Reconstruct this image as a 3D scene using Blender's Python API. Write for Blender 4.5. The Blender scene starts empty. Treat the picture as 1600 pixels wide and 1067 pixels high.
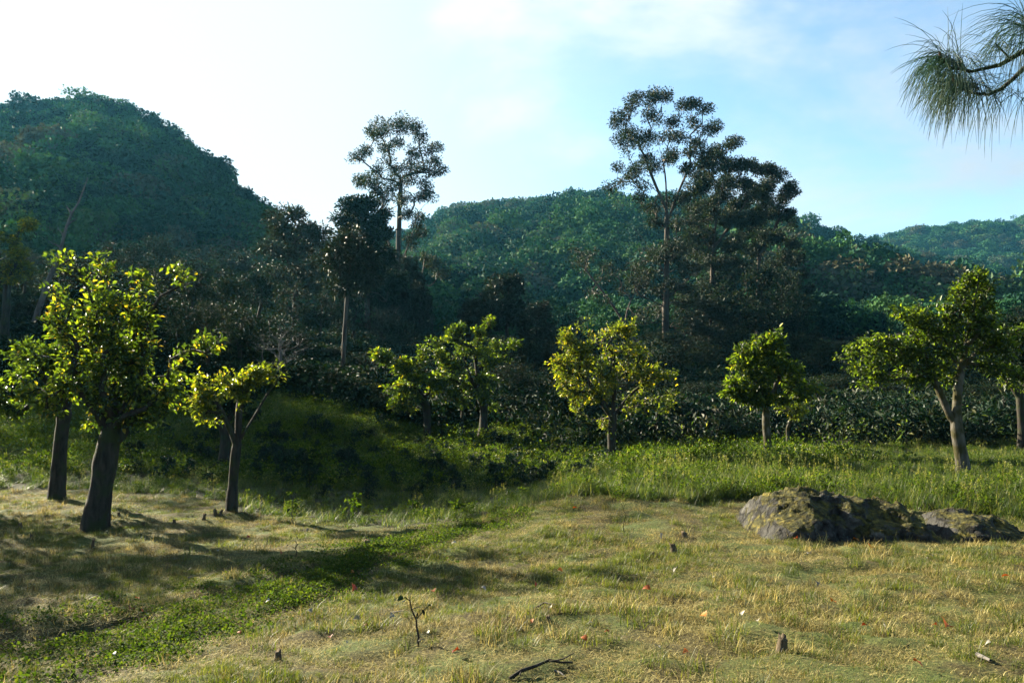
import bpy, math, random
import numpy as np
from mathutils import Vector
R = math.radians
rng = np.random.default_rng(11)
random.seed(5)
S = bpy.context.scene
COL = S.collection

# ------------------------------------------------------------------ camera
F = 1200.0; PITCH = math.atan((590-533.5)/F); EYE = 2.0
cam_d = bpy.data.cameras.new('camera'); cam = bpy.data.objects.new('camera', cam_d); COL.objects.link(cam)
cam_d.lens = 27.0; cam_d.sensor_width = 36.0; cam_d.clip_end = 6000; cam_d.clip_start = 0.05
cam.location = (0, 0, EYE); cam.rotation_euler = (R(90)+PITCH, 0, 0)
S.camera = cam

# ------------------------------------------------------------------ light
SUN_EL = 24.0; SUN_AZ = -52.0            # azimuth from +Y, negative = to the left
sd = np.array([math.sin(R(SUN_AZ))*math.cos(R(SUN_EL)), math.cos(R(SUN_AZ))*math.cos(R(SUN_EL)), math.sin(R(SUN_EL))])
W = bpy.data.worlds.new('World'); S.world = W; W.use_nodes = True
nt = W.node_tree; nt.nodes.clear()
def N(nt, typ, **kw):
    n = nt.nodes.new(typ)
    for k, v in kw.items():
        if k.startswith('i_'):
            key = k[2:]
            key = int(key) if key.isdigit() else key.replace('_', ' ')
            n.inputs[key].default_value = v
        else: setattr(n, k, v)
    return n
def ramp(nt, stops, interp='LINEAR'):
    r = nt.nodes.new('ShaderNodeValToRGB'); cr = r.color_ramp; cr.interpolation = interp
    while len(cr.elements) < len(stops): cr.elements.new(0.5)
    for e, (p, c) in zip(cr.elements, stops):
        e.position = p; e.color = (c, c, c, 1) if isinstance(c, (int, float)) else (*c, 1)
    return r
L = nt.links.new
sky = N(nt, 'ShaderNodeTexSky', sky_type='NISHITA', sun_disc=False, sun_elevation=R(SUN_EL), sun_rotation=R(SUN_AZ), altitude=1300, air_density=1.0, dust_density=1.2, ozone_density=1.5)
bg1 = N(nt, 'ShaderNodeBackground'); bg1.inputs[1].default_value = 0.05
tintn = N(nt, 'ShaderNodeMix', data_type='RGBA', blend_type='MULTIPLY'); tintn.inputs[0].default_value = 1; tintn.inputs[7].default_value = (0.92, 1.04, 1.0, 1)
L(sky.outputs[0], tintn.inputs[6]); L(tintn.outputs[2], bg1.inputs[0])
bg2 = N(nt, 'ShaderNodeBackground'); bg2.inputs[0].default_value = (0.93, 0.985, 1, 1)
tc = N(nt, 'ShaderNodeTexCoord')
mp = N(nt, 'ShaderNodeMapping'); mp.inputs['Scale'].default_value = (1, 1, 2.2); mp.inputs['Location'].default_value = (0.35, 0.1, 0.2)
L(tc.outputs['Generated'], mp.inputs[0])
n1 = N(nt, 'ShaderNodeTexNoise', i_Scale=2.6, i_Detail=8.0, i_Roughness=0.55, i_Distortion=0.25); L(mp.outputs[0], n1.inputs['Vector'])
dotn = N(nt, 'ShaderNodeVectorMath', operation='DOT_PRODUCT'); L(tc.outputs['Generated'], dotn.inputs[0]); dotn.inputs[1].default_value = tuple(sd)
# cloud cover thickens towards the sun
gl = N(nt, 'ShaderNodeMapRange', interpolation_type='SMOOTHSTEP'); L(dotn.outputs['Value'], gl.inputs[0])
for k, v in ((1, 0.46), (2, 0.90), (3, 0.0), (4, 0.8)): gl.inputs[k].default_value = v
cm = N(nt, 'ShaderNodeMapRange', interpolation_type='SMOOTHSTEP'); L(n1.outputs['Fac'], cm.inputs[0])
for k, v in ((1, 0.47), (2, 0.74), (3, 0.07), (4, 0.92)): cm.inputs[k].default_value = v
ad = N(nt, 'ShaderNodeMath', operation='ADD', use_clamp=True); L(cm.outputs[0], ad.inputs[0]); L(gl.outputs[0], ad.inputs[1])
mx = N(nt, 'ShaderNodeMixShader'); L(ad.outputs[0], mx.inputs[0]); L(bg1.outputs[0], mx.inputs[1]); L(bg2.outputs[0], mx.inputs[2])
cs = N(nt, 'ShaderNodeMapRange'); L(dotn.outputs['Value'], cs.inputs[0])
for k, v in ((1, -0.3), (2, 0.5), (3, 0.055), (4, 0.18)): cs.inputs[k].default_value = v
L(cs.outputs[0], bg2.inputs[1])
wo = N(nt, 'ShaderNodeOutputWorld'); L(mx.outputs[0], wo.inputs[0])
sl = bpy.data.lights.new('sun', 'SUN'); sun = bpy.data.objects.new('sun', sl); COL.objects.link(sun)
sl.energy = 5.0; sl.angle = R(0.5); sl.color = (1.0, 0.88, 0.66)
sun.rotation_euler = Vector(sd).to_track_quat('Z', 'Y').to_euler(); sun.location = (-30, 20, 40)
S.view_settings.view_transform = 'Standard'; S.view_settings.look = 'None'; S.view_settings.gamma = 1
S.view_settings.exposure = 2.6; S.view_settings.use_curve_mapping = False
S.render.engine = 'CYCLES'
cy = S.cycles
cy.max_bounces = 5; cy.diffuse_bounces = 2; cy.glossy_bounces = 2; cy.transmission_bounces = 3; cy.volume_bounces = 0
cy.use_denoising = True
cy.sample_clamp_indirect = 4.0

# ------------------------------------------------------------------ helpers
cp, sp = math.cos(PITCH), math.sin(PITCH)
def P(px, py, Y):
    dz = (533.5-py)/F; y = cp-sp*dz; z = sp+cp*dz
    return np.array([(px-800)/F/y*Y, Y, EYE+z/y*Y])
def proj(x, y, z):
    z = z-EYE; fwd = cp*y+sp*z; up = -sp*y+cp*z
    return 800+F*x/fwd, 533.5-F*up/fwd
def vnoise(x, y, seed=0):
    x = np.asarray(x, float); y = np.asarray(y, float)
    xi = np.floor(x).astype(np.int64); yi = np.floor(y).astype(np.int64); xf = x-xi; yf = y-yi
    u = xf*xf*(3-2*xf); v = yf*yf*(3-2*yf)
    def h(a, b):
        n = (a*374761393+b*668265263+seed*974634777) & 0x7fffffff
        n = ((n ^ (n >> 13))*1274126177) & 0x7fffffff
        return ((n ^ (n >> 16)) & 0xffff)/65535.0
    return (h(xi, yi)*(1-u)+h(xi+1, yi)*u)*(1-v)+(h(xi, yi+1)*(1-u)+h(xi+1, yi+1)*u)*v
def fbm(x, y, seed=0, o=4):
    t = 0; a = 0.5; f = 1
    for k in range(o): t = t+a*vnoise(np.asarray(x)*f, np.asarray(y)*f, seed+k); a *= .5; f *= 2.03
    return t/(1-.5**o)

ctrl = [ # px, py, depth of ground points
 (800,1067,5.0),(0,1067,5.2),(1600,1067,4.8),(-300,1000,6),(1900,1000,6),
 (800,900,8.5),(1300,900,8.0),(1600,900,7.8),(100,1000,6.4),(300,900,9.5),(0,900,9.6),
 (600,850,11.2),(720,812,13.6),(870,782,13.2),(1100,785,13.0),(1100,752,15.5),(1250,742,17.0),(1505,742,16.5),(1700,760,15),
 (1300,842,10.5),(1500,842,10.5),(1203,718,21),(1232,706,23.5),(955,735,21),(900,750,17.5),(800,765,18.5),(600,785,17.0),(600,700,27),(750,690,29),(670,690,30),
 (400,765,18),(362,802,15.5),(145,825,13.5),(88,780,17),(-100,800,15.5),(-50,900,9.6),
 (480,640,30),(430,610,34),(540,660,28),(300,705,24),(200,640,30),(100,600,34),(45,525,42),(60,470,52),(-200,520,42),(-300,640,26),
 (800,640,36),(1100,680,30),(1400,690,28),(1700,685,28),(800,600,52),(1300,605,50),(1800,600,50),(540,560,50),
 (620,530,80),(1040,545,75),(1500,540,75),(2000,540,75),(200,440,75),(-300,430,75),
 (800,500,150),(1500,500,150),(100,420,110)]
C = np.array([P(*c) for c in ctrl] + [np.array(v, float) for v in ((0,0,0),(-8,0,0),(8,0,.1),(0,-10,.3),(-15,-10,0),(15,-10,.4),(-40,-25,0),(40,-25,1),(0,-60,0),(-60,20,3),(60,20,0),(90,50,4),(-90,50,14))])
def tps_fit(C, lam=0.02):
    X = C[:, :2]/30; n = len(X)
    d2 = ((X[:, None]-X[None])**2).sum(-1); K = .5*d2*np.log(d2+1e-9)
    A = np.zeros((n+3, n+3)); A[:n, :n] = K+lam*0.01*np.eye(n); A[:n, n:] = np.c_[np.ones(n), X]; A[n:, :n] = A[:n, n:].T
    return X, np.linalg.solve(A, np.r_[C[:, 2], 0, 0, 0])
TX, TW = tps_fit(C)
def Hs(x, y):
    x = np.atleast_1d(np.asarray(x, float)); y = np.atleast_1d(np.asarray(y, float)); sh = x.shape
    x = x.ravel()/30; y = y.ravel()/30; out = TW[-3]+TW[-2]*x+TW[-1]*y
    for k in range(len(TX)):
        d2 = (x-TX[k, 0])**2+(y-TX[k, 1])**2; out += TW[k]*.5*d2*np.log(d2+1e-9)
    return out.reshape(sh)
def poly_dist(x, y, pl):
    d = np.full(x.shape, 1e9)
    for a, b in zip(pl[:-1], pl[1:]):
        ab = b-a; t = np.clip(((x-a[0])*ab[0]+(y-a[1])*ab[1])/(ab@ab), 0, 1)
        d = np.minimum(d, np.hypot(x-a[0]-t*ab[0], y-a[1]-t*ab[1]))
    return d
def hit(px, py, f=Hs):
    Ys = np.concatenate([np.arange(3, 30, .05), np.arange(30, 140, .3)])
    dz = (533.5-py)/F; y = cp-sp*dz; z = sp+cp*dz
    xs = (px-800)/F/y*Ys; zs = EYE+z/y*Ys
    g = f(xs, Ys); k = np.argmax(g >= zs)
    return np.array([xs[k], Ys[k], g[k]])
rut1 = np.array([hit(*p)[:2] for p in ((-60,1010),(84,990),(187,966),(265,944),(344,927),(430,905),(500,884),(575,850),(640,836),(697,824),(760,806))])
rut2 = np.array([hit(*p)[:2] for p in ((60,1085),(219,1024),(312,990),(406,962),(500,934),(572,892),(619,871),(681,849),(744,832),(800,812))])
trk2 = np.array([P(*p)[:2] for p in ((1060,742,19.5),(1130,722,22),(1200,708,24.5),(1290,698,27),(1400,690,29))])
def H(x, y):
    x = np.atleast_1d(np.asarray(x, float)); y = np.atleast_1d(np.asarray(y, float))
    z = Hs(x, y)
    near = (y < 24) & (y > 0)
    z = z+(fbm(x*.9, y*.9, 3)-.5)*.12+(fbm(x*2.6, y*3.4, 7)-.5)*.14
    z = z+np.where(y > 25, (fbm(x*.3, y*.3, 9)-.5)*.8*np.clip((y-25)/20, 0, 1), 0)
    if near.any():
        d1 = poly_dist(x, y, rut1); d2 = poly_dist(x, y, rut2)
        z = z-.10*np.exp(-(d1/.2)**2)-.08*np.exp(-(d2/.17)**2)
    return z
def H1(x, y): return float(H(x, y)[0])

def pmesh(name, V, Fs, mats, midx=None, smooth=False, attrs=None):
    """V (n,3); Fs list of int arrays (m,3)/(m,4)"""
    me = bpy.data.meshes.new(name)
    if not isinstance(Fs, list): Fs = [Fs]
    Fs = [np.asarray(f, np.int32) for f in Fs if len(f)]
    me.vertices.add(len(V)); me.vertices.foreach_set('co', np.asarray(V, np.float32).ravel())
    if Fs:
        loops = np.concatenate([f.ravel() for f in Fs]); cnt = np.concatenate([np.full(len(f), f.shape[1], np.int32) for f in Fs])
        me.loops.add(len(loops)); me.loops.foreach_set('vertex_index', loops)
        me.polygons.add(len(cnt)); st = np.concatenate([[0], np.cumsum(cnt)[:-1]]).astype(np.int32)
        me.polygons.foreach_set('loop_start', st); me.polygons.foreach_set('loop_total', cnt)
        if midx is not None: me.polygons.foreach_set('material_index', np.asarray(midx, np.int32))
        if smooth: me.polygons.foreach_set('use_smooth', np.ones(len(cnt), bool))
    for m in mats: me.materials.append(m)
    for k, a in (attrs or {}).items():
        at = me.attributes.new(k, 'FLOAT', 'POINT'); at.data.foreach_set('value', np.asarray(a, np.float32))
    me.update(calc_edges=True); me.validate() if False else None
    return me
def obj(name, me, parent=None, loc=None):
    o = bpy.data.objects.new(name, me); COL.objects.link(o)
    if parent is not None: o.parent = parent
    if loc is not None: o.location = loc
    return o
def tag(o, label=None, cat=None, group=None, kind=None):
    if label: o['label'] = label
    if cat: o['category'] = cat
    if group: o['group'] = group
    if kind: o['kind'] = kind
    return o
def empty(name, loc, label=None, cat=None, group=None, rz=0, scale=None):
    o = bpy.data.objects.new(name, None); COL.objects.link(o); o.location = loc; o.rotation_euler = (0, 0, rz); o.empty_display_size = .2
    if scale is not None: o.scale = scale
    return tag(o, label, cat, group)

# ------------------------------------------------------------------ materials
def mat(name):
    m = bpy.data.materials.new(name); m.use_nodes = True; m.node_tree.nodes.clear(); return m, m.node_tree
def leaf_mat(name, stops, trans, tfac=.42, rough=.42, spec=.5, hue=.0, patch=False):
    m, t = mat(name); l = t.links.new
    at = N(t, 'ShaderNodeAttribute', attribute_name='tint'); oi = N(t, 'ShaderNodeObjectInfo')
    a1 = N(t, 'ShaderNodeMath', operation='MULTIPLY_ADD'); l(oi.outputs['Random'], a1.inputs[0]); a1.inputs[1].default_value = hue; l(at.outputs['Fac'], a1.inputs[2])
    a2 = N(t, 'ShaderNodeMath', operation='SUBTRACT', use_clamp=True); l(a1.outputs[0], a2.inputs[0]); a2.inputs[1].default_value = hue/2
    r = ramp(t, stops)
    if patch:
        lo = N(t, 'ShaderNodeVectorMath', operation='MULTIPLY'); l(oi.outputs['Location'], lo.inputs[0]); lo.inputs[1].default_value = (.020, .020, .03)
        pn = N(t, 'ShaderNodeTexNoise', i_Scale=1.0, i_Detail=3.0); l(lo.outputs[0], pn.inputs['Vector']); a3 = N(t, 'ShaderNodeMath', operation='MULTIPLY_ADD', use_clamp=True); l(pn.outputs['Fac'], a3.inputs[0]); a3.inputs[1].default_value = 1.3; a4 = N(t, 'ShaderNodeMath', operation='SUBTRACT'); l(a2.outputs[0], a4.inputs[0]); a4.inputs[1].default_value = .65; l(a4.outputs[0], a3.inputs[2]); l(a3.outputs[0], r.inputs[0])
    else: l(a2.outputs[0], r.inputs[0])
    pb = N(t, 'ShaderNodeBsdfPrincipled'); l(r.outputs[0], pb.inputs['Base Color']); pb.inputs['Roughness'].default_value = rough
    pb.inputs['Specular IOR Level'].default_value = spec
    if tfac > 0:
        tr = N(t, 'ShaderNodeBsdfTranslucent'); mc = N(t, 'ShaderNodeMix', data_type='RGBA', blend_type='MULTIPLY')
        mc.inputs[0].default_value = 1; l(r.outputs[0], mc.inputs[6]); mc.inputs[7].default_value = (*trans, 1); l(mc.outputs[2], tr.inputs[0])
        ms = N(t, 'ShaderNodeMixShader'); ms.inputs[0].default_value = tfac; l(pb.outputs[0], ms.inputs[1]); l(tr.outputs[0], ms.inputs[2]); src = ms
    else: src = pb
    o = N(t, 'ShaderNodeOutputMaterial'); l(src.outputs[0], o.inputs[0]); return m
def bark_mat(name, dark, light, moss=None, scale=9, bump=.6, mossamt=.5):
    m, t = mat(name); l = t.links.new
    tc = N(t, 'ShaderNodeTexCoord'); mp = N(t, 'ShaderNodeMapping'); mp.inputs['Scale'].default_value = (1, 1, .25); l(tc.outputs['Object'], mp.inputs[0])
    n = N(t, 'ShaderNodeTexNoise', i_Scale=float(scale), i_Detail=6.0, i_Roughness=.65, i_Distortion=.4); l(mp.outputs[0], n.inputs['Vector'])
    r = ramp(t, [(.32, dark), (.62, light)]); l(n.outputs['Fac'], r.inputs[0]); colo = r.outputs[0]
    if moss:
        n2 = N(t, 'ShaderNodeTexNoise', i_Scale=3.5, i_Detail=5.0); l(tc.outputs['Object'], n2.inputs['Vector'])
        r2 = ramp(t, [(mossamt-.06, 0.0), (mossamt+.08, 1.0)]); l(n2.outputs['Fac'], r2.inputs[0])
        mc = N(t, 'ShaderNodeMix', data_type='RGBA'); l(r2.outputs[0], mc.inputs[0]); l(colo, mc.inputs[6]); mc.inputs[7].default_value = (*moss, 1); colo = mc.outputs[2]
    pb = N(t, 'ShaderNodeBsdfPrincipled'); l(colo, pb.inputs['Base Color']); pb.inputs['Roughness'].default_value = .9; pb.inputs['Specular IOR Level'].default_value = .2
    b = N(t, 'ShaderNodeBump'); b.inputs['Strength'].default_value = bump; b.inputs['Distance'].default_value = .03; l(n.outputs['Fac'], b.inputs['Height']); l(b.outputs[0], pb.inputs['Normal'])
    o = N(t, 'ShaderNodeOutputMaterial'); l(pb.outputs[0], o.inputs[0]); return m
TR = (2.6, 2.3, .55)
M = {}
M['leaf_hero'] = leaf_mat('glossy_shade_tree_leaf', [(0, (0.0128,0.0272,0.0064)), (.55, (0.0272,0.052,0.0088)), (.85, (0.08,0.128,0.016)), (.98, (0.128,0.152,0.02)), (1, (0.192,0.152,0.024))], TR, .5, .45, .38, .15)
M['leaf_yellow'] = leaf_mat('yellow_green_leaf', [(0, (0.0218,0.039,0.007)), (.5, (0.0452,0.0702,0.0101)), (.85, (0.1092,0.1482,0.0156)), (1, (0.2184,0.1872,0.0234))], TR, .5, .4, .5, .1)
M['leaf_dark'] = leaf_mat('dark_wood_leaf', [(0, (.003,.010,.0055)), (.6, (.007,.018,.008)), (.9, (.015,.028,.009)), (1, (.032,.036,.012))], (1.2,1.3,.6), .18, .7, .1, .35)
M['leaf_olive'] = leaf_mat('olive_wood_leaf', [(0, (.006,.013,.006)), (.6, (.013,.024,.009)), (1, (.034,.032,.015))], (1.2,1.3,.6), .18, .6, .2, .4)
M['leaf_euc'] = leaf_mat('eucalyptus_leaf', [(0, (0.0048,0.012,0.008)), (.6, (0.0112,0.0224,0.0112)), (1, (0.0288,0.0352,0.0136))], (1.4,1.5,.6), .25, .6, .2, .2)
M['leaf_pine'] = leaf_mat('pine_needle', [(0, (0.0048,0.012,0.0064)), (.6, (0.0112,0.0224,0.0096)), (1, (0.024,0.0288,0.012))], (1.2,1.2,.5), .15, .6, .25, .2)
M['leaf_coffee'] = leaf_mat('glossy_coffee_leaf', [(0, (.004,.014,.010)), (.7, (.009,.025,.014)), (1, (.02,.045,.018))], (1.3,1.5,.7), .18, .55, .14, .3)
M['leaf_hill'] = leaf_mat('hillside_leaf', [(0, (.006,.024,.020)), (.3, (.012,.044,.026)), (.55, (.026,.085,.032)), (.72, (.050,.110,.034)), (.85, (.046,.058,.044)), (1, (.064,.062,.038))], (1.2,1.2,.6), .12, .8, .05, .8, True)  # teal in the leaf colour makes up for thinner distance haze
M['leaf_needle_near'] = leaf_mat('long_pine_needle', [(0, (.014,.05,.03)), (.7, (.032,.085,.045)), (1, (.07,.11,.05))], (1.6,1.6,.8), .35, .5, .4, .1)
M['straw'] = leaf_mat('dry_straw_blade', [(0, (.045,.036,.012)), (.5, (.175,.148,.048)), (1, (.44,.38,.16))], (1.2,1.1,.8), .35, .7, .2, .6)
M['green_blade'] = leaf_mat('lawn_green_blade', [(0, (0.0187,0.0323,0.0068)), (.5, (0.051,0.0697,0.0119)), (1, (0.1105,0.119,0.0255))], (1.8,1.8,.55), .45, .5, .3, .5)
M['tall_blade'] = leaf_mat('tall_grass_blade', [(0, (0.0164,0.0312,0.0082)), (.5, (0.0394,0.0656,0.0148)), (.85, (0.082,0.1066,0.0279)), (1, (0.164,0.1558,0.0574))], (1.7,1.8,.6), .45, .5, .3, .5)
M['clover'] = leaf_mat('low_broad_leaf', [(0, (0.0144,0.0288,0.0064)), (.6, (0.0336,0.0608,0.0104)), (1, (0.072,0.096,0.016))], (2.0,2.0,.5), .4, .8, .08, .3)
M['dead_leaf'] = leaf_mat('fallen_orange_leaf', [(0, (0.119,0.0213,0.0068)), (.5, (0.255,0.0595,0.0102)), (1, (0.357,0.1275,0.017))], (1.3,1.1,.6), .3, .6, .3, 1.0)
M['pale_leaf'] = leaf_mat('bleached_fallen_leaf', [(0, (0.105,0.0975,0.075)), (1, (0.255,0.24,0.21))], (1,1,1), .1, .5, .4, .8)
M['bark_dark'] = bark_mat('dark_bark', (.004,.0035,.003), (.034,.028,.021), (.020,.026,.008), 11, 1.0, .56)
M['bark_pale'] = bark_mat('pale_lichened_bark', (.010,.009,.007), (.085,.078,.062), (.030,.027,.007), 9, 1.0, .50)
M['bark_euc'] = bark_mat('smooth_eucalyptus_bark', (.022,.018,.015), (.075,.062,.050), None, 2.0, .2)
M['bark_grey'] = bark_mat('grey_dead_wood', (.035,.032,.030), (.13,.12,.11), None, 5, .5)
M['twig'] = bark_mat('twig_bark', (.05,.04,.03), (.14,.12,.09), None, 20, .2)
M['cut_wood'] = bark_mat('weathered_stump_wood', (.02,.014,.009), (.10,.075,.045), None, 20, .6)

def ground_mat():
    m, t = mat('meadow_ground'); l = t.links.new
    tc = N(t, 'ShaderNodeTexCoord')
    nb = N(t, 'ShaderNodeTexNoise', i_Scale=1.3, i_Detail=6.0, i_Roughness=.6); l(tc.outputs['Object'], nb.inputs['Vector'])
    nf = N(t, 'ShaderNodeTexNoise', i_Scale=38.0, i_Detail=6.0, i_Roughness=.7); l(tc.outputs['Object'], nf.inputs['Vector'])
    straw = ramp(t, [(.3, (.010,.008,.004)), (.5, (.05,.038,.015)), (.68, (.15,.12,.05))]); l(nf.outputs['Fac'], straw.inputs[0])
    grn = ramp(t, [(.3, (.02,.032,.010)), (.65, (.075,.105,.022))]); l(nf.outputs['Fac'], grn.inputs[0])
    r1 = ramp(t, [(.40, 0.1), (.58, .85)]); l(nb.outputs['Fac'], r1.inputs[0])
    m1 = N(t, 'ShaderNodeMix', data_type='RGBA'); l(r1.outputs[0], m1.inputs[0]); l(straw.outputs[0], m1.inputs[6]); l(grn.outputs[0], m1.inputs[7])
    at = N(t, 'ShaderNodeAttribute', attribute_name='wild'); soil = ramp(t, [(.3, (.012,.014,.006)), (.7, (.035,.040,.014))]); l(nf.outputs['Fac'], soil.inputs[0])
    m2 = N(t, 'ShaderNodeMix', data_type='RGBA'); l(at.outputs['Fac'], m2.inputs[0]); l(m1.outputs[2], m2.inputs[6]); l(soil.outputs[0], m2.inputs[7])
    ar = N(t, 'ShaderNodeAttribute', attribute_name='rut'); dirt = ramp(t, [(.3, (.010,.008,.006)), (.7, (.045,.038,.027))]); l(nf.outputs['Fac'], dirt.inputs[0])
    m3 = N(t, 'ShaderNodeMix', data_type='RGBA'); l(ar.outputs['Fac'], m3.inputs[0]); l(m2.outputs[2], m3.inputs[6]); l(dirt.outputs[0], m3.inputs[7])
    pb = N(t, 'ShaderNodeBsdfPrincipled'); l(m3.outputs[2], pb.inputs['Base Color']); pb.inputs['Roughness'].default_value = .95; pb.inputs['Specular IOR Level'].default_value = .15
    b = N(t, 'ShaderNodeBump'); b.inputs['Strength'].default_value = .9; b.inputs['Distance'].default_value = .03; l(nf.outputs['Fac'], b.inputs['Height']); l(b.outputs[0], pb.inputs['Normal'])
    o = N(t, 'ShaderNodeOutputMaterial'); l(pb.outputs[0], o.inputs[0]); return m
M['ground'] = ground_mat()
def hill_mat():
    m, t = mat('wooded_hill_floor'); l = t.links.new
    tc = N(t, 'ShaderNodeTexCoord'); n = N(t, 'ShaderNodeTexNoise', i_Scale=.08, i_Detail=8.0, i_Roughness=.65); l(tc.outputs['Object'], n.inputs['Vector'])
    r = ramp(t, [(.35, (.010,.022,.012)), (.55, (.03,.05,.018)), (.7, (.06,.075,.025))]); l(n.outputs['Fac'], r.inputs[0])
    pb = N(t, 'ShaderNodeBsdfPrincipled'); l(r.outputs[0], pb.inputs['Base Color']); pb.inputs['Roughness'].default_value = 1; pb.inputs['Specular IOR Level'].default_value = .1
    o = N(t, 'ShaderNodeOutputMaterial'); l(pb.outputs[0], o.inputs[0]); return m
M['hill'] = hill_mat()

# ------------------------------------------------------------------ ground sheet
edge_img = [(-400,790),(-100,772),(0,766),(120,766),(200,772),(330,788),(370,806),(450,815),(560,826),(640,826),(700,817),(760,806),(830,794),(885,782),(1000,785),(1180,785)]
ed = np.array([hit(*p)[:2] for p in edge_img])
rock_c = hit(1330, 842)
ed = np.vstack([ed, P(1240,770,12.4)[:2], P(1420,775,12.6)[:2], P(1500,795,12.0)[:2], P(1600,812,11.6)[:2], P(1900,830,11.0)[:2], [14, 10.6]])
ed = ed[np.argsort(ed[:, 0])]
def edgeY(x): return np.interp(x, ed[:, 0], ed[:, 1])
def wild(x, y): return np.clip((y-edgeY(x)+ (fbm(x*1.5, y*1.5, 21)-.5)*.9)/.35, 0, 1)
def sheet(xs, ys):
    X, Y = np.meshgrid(xs, ys); nx, ny = len(xs), len(ys)
    i = (np.arange(ny-1)[:, None]*nx+np.arange(nx-1)[None]).ravel()
    return X.ravel(), Y.ravel(), np.c_[i, i+1, i+nx+1, i+nx]
def nonuni(a, b, segs):  # list of (limit, step)
    out = [a]; 
    while out[-1] < b:
        for lim, st in segs:
            if out[-1] < lim: out.append(out[-1]+st); break
        else: break
    return np.array(out)
xs_ = nonuni(-260, 260, [(-100, 8), (-30, 1.6), (-14, .35), (14, .09), (30, .35), (100, 1.6), (260, 8)])
ys_ = nonuni(-70, 150, [(-5, 4), (3, .5), (17, .09), (24, .25), (60, .9), (150, 3)])
gx, gy, gf = sheet(xs_, ys_)
gz = H(gx, gy)
rt = np.maximum(np.exp(-(poly_dist(gx, gy, rut1)/.17)**2)*.9, np.exp(-(poly_dist(gx, gy, rut2)/.12)**2)*.8)*np.clip(fbm(gx*2, gy*2, 5)*3-.5, 0, 1)
rt = np.maximum(rt, np.exp(-(poly_dist(gx, gy, trk2)/.5)**2)*.6)
g = obj('ground', pmesh('ground', np.c_[gx, gy, gz], gf, [M['ground']], smooth=True, attrs={'wild': wild(gx, gy)*1.0, 'rut': rt})); tag(g, kind='structure')
# wide sheet beneath, to the horizon behind and beside
hx, hy, hf = sheet(np.linspace(-2500, 2500, 41), np.linspace(-2500, 2500, 41))
hz = np.full_like(hx, -14.0)
tag(obj('terrain', pmesh('terrain', np.c_[hx, hy, hz], hf, [M['hill']])), kind='structure')

# ------------------------------------------------------------------ hills
def hill(name, prof, Y0, wf, wb, base_f, tree_h, x_pad, step, seed, rough):
    pr = np.array([P(px, py, Y0) for px, py in prof]); px_ = pr[:, 0]; pz_ = pr[:, 2]-tree_h
    xs = np.arange(px_[0]-x_pad, px_[-1]+x_pad, step); ys = np.arange(Y0-wf, Y0+wb, step)
    def hz(x, y):
        xr = x*np.where(y < Y0, (Y0/np.maximum(y, 40))**.9, 1); zr = np.interp(xr, px_, pz_); t = np.where(y < Y0, (Y0-y)/wf, (y-Y0)/wb); t = np.clip(t, 0, 1)
        s = np.where(y < Y0, 1-t**1.15, 1-t*t)
        bf = base_f(x)
        z = bf+(zr-bf)*s
        lat = np.clip(np.minimum(x-(px_[0]-x_pad), (px_[-1]+x_pad)-x)/x_pad, 0, 1); z = -14+(z+14)*(lat*lat*(3-2*lat))
        tt = np.clip(t*4, 0, 1)
        return z+(fbm(x/rough[0], y/rough[0]*.5, seed)-.68)*rough[1]*tt+(fbm(x/rough[0]*4, y/rough[0]*3, seed+5)-.5)*rough[1]*.25*tt
    x, y, f = sheet(xs, ys)
    o = obj(name, pmesh(name, np.c_[x, y, hz(x, y)], f, [M['hill']], smooth=True)); tag(o, kind='structure')
    return hz
lh = hill('left_hill', [(-900,330),(-500,240),(-250,185),(-100,168),(0,168),(80,157),(150,153),(210,178),(270,215),(330,255),(370,300),(410,328),(440,352),(520,430),(640,480)], 190, 110, 120, lambda x: np.interp(x, [-200,-60,0], [12,10,4]), 5.0, 60, 2.5, 3, (35, 9))
mh = hill('middle_hill', [(100,420),(400,400),(560,372),(660,345),(700,323),(760,318),(850,315),(900,305),(960,303),(1040,297),(1110,300),(1180,318),(1250,338),(1310,360),(1380,378),(1450,395),(1540,410),(1620,430),(1800,470),(2200,480)], 420, 275, 200, lambda x: np.full_like(x, 9.0), 9.5, 120, 5, 31, (90, 42))
rh = hill('right_hill', [(1000,430),(1200,400),(1330,385),(1390,372),(1420,362),(1500,352),(1570,344),(1600,338),(1700,325),(1900,330),(2300,360)], 720, 300, 260, lambda x: np.full_like(x, 12.0), 8.0, 200, 10, 57, (120, 50))

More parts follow.
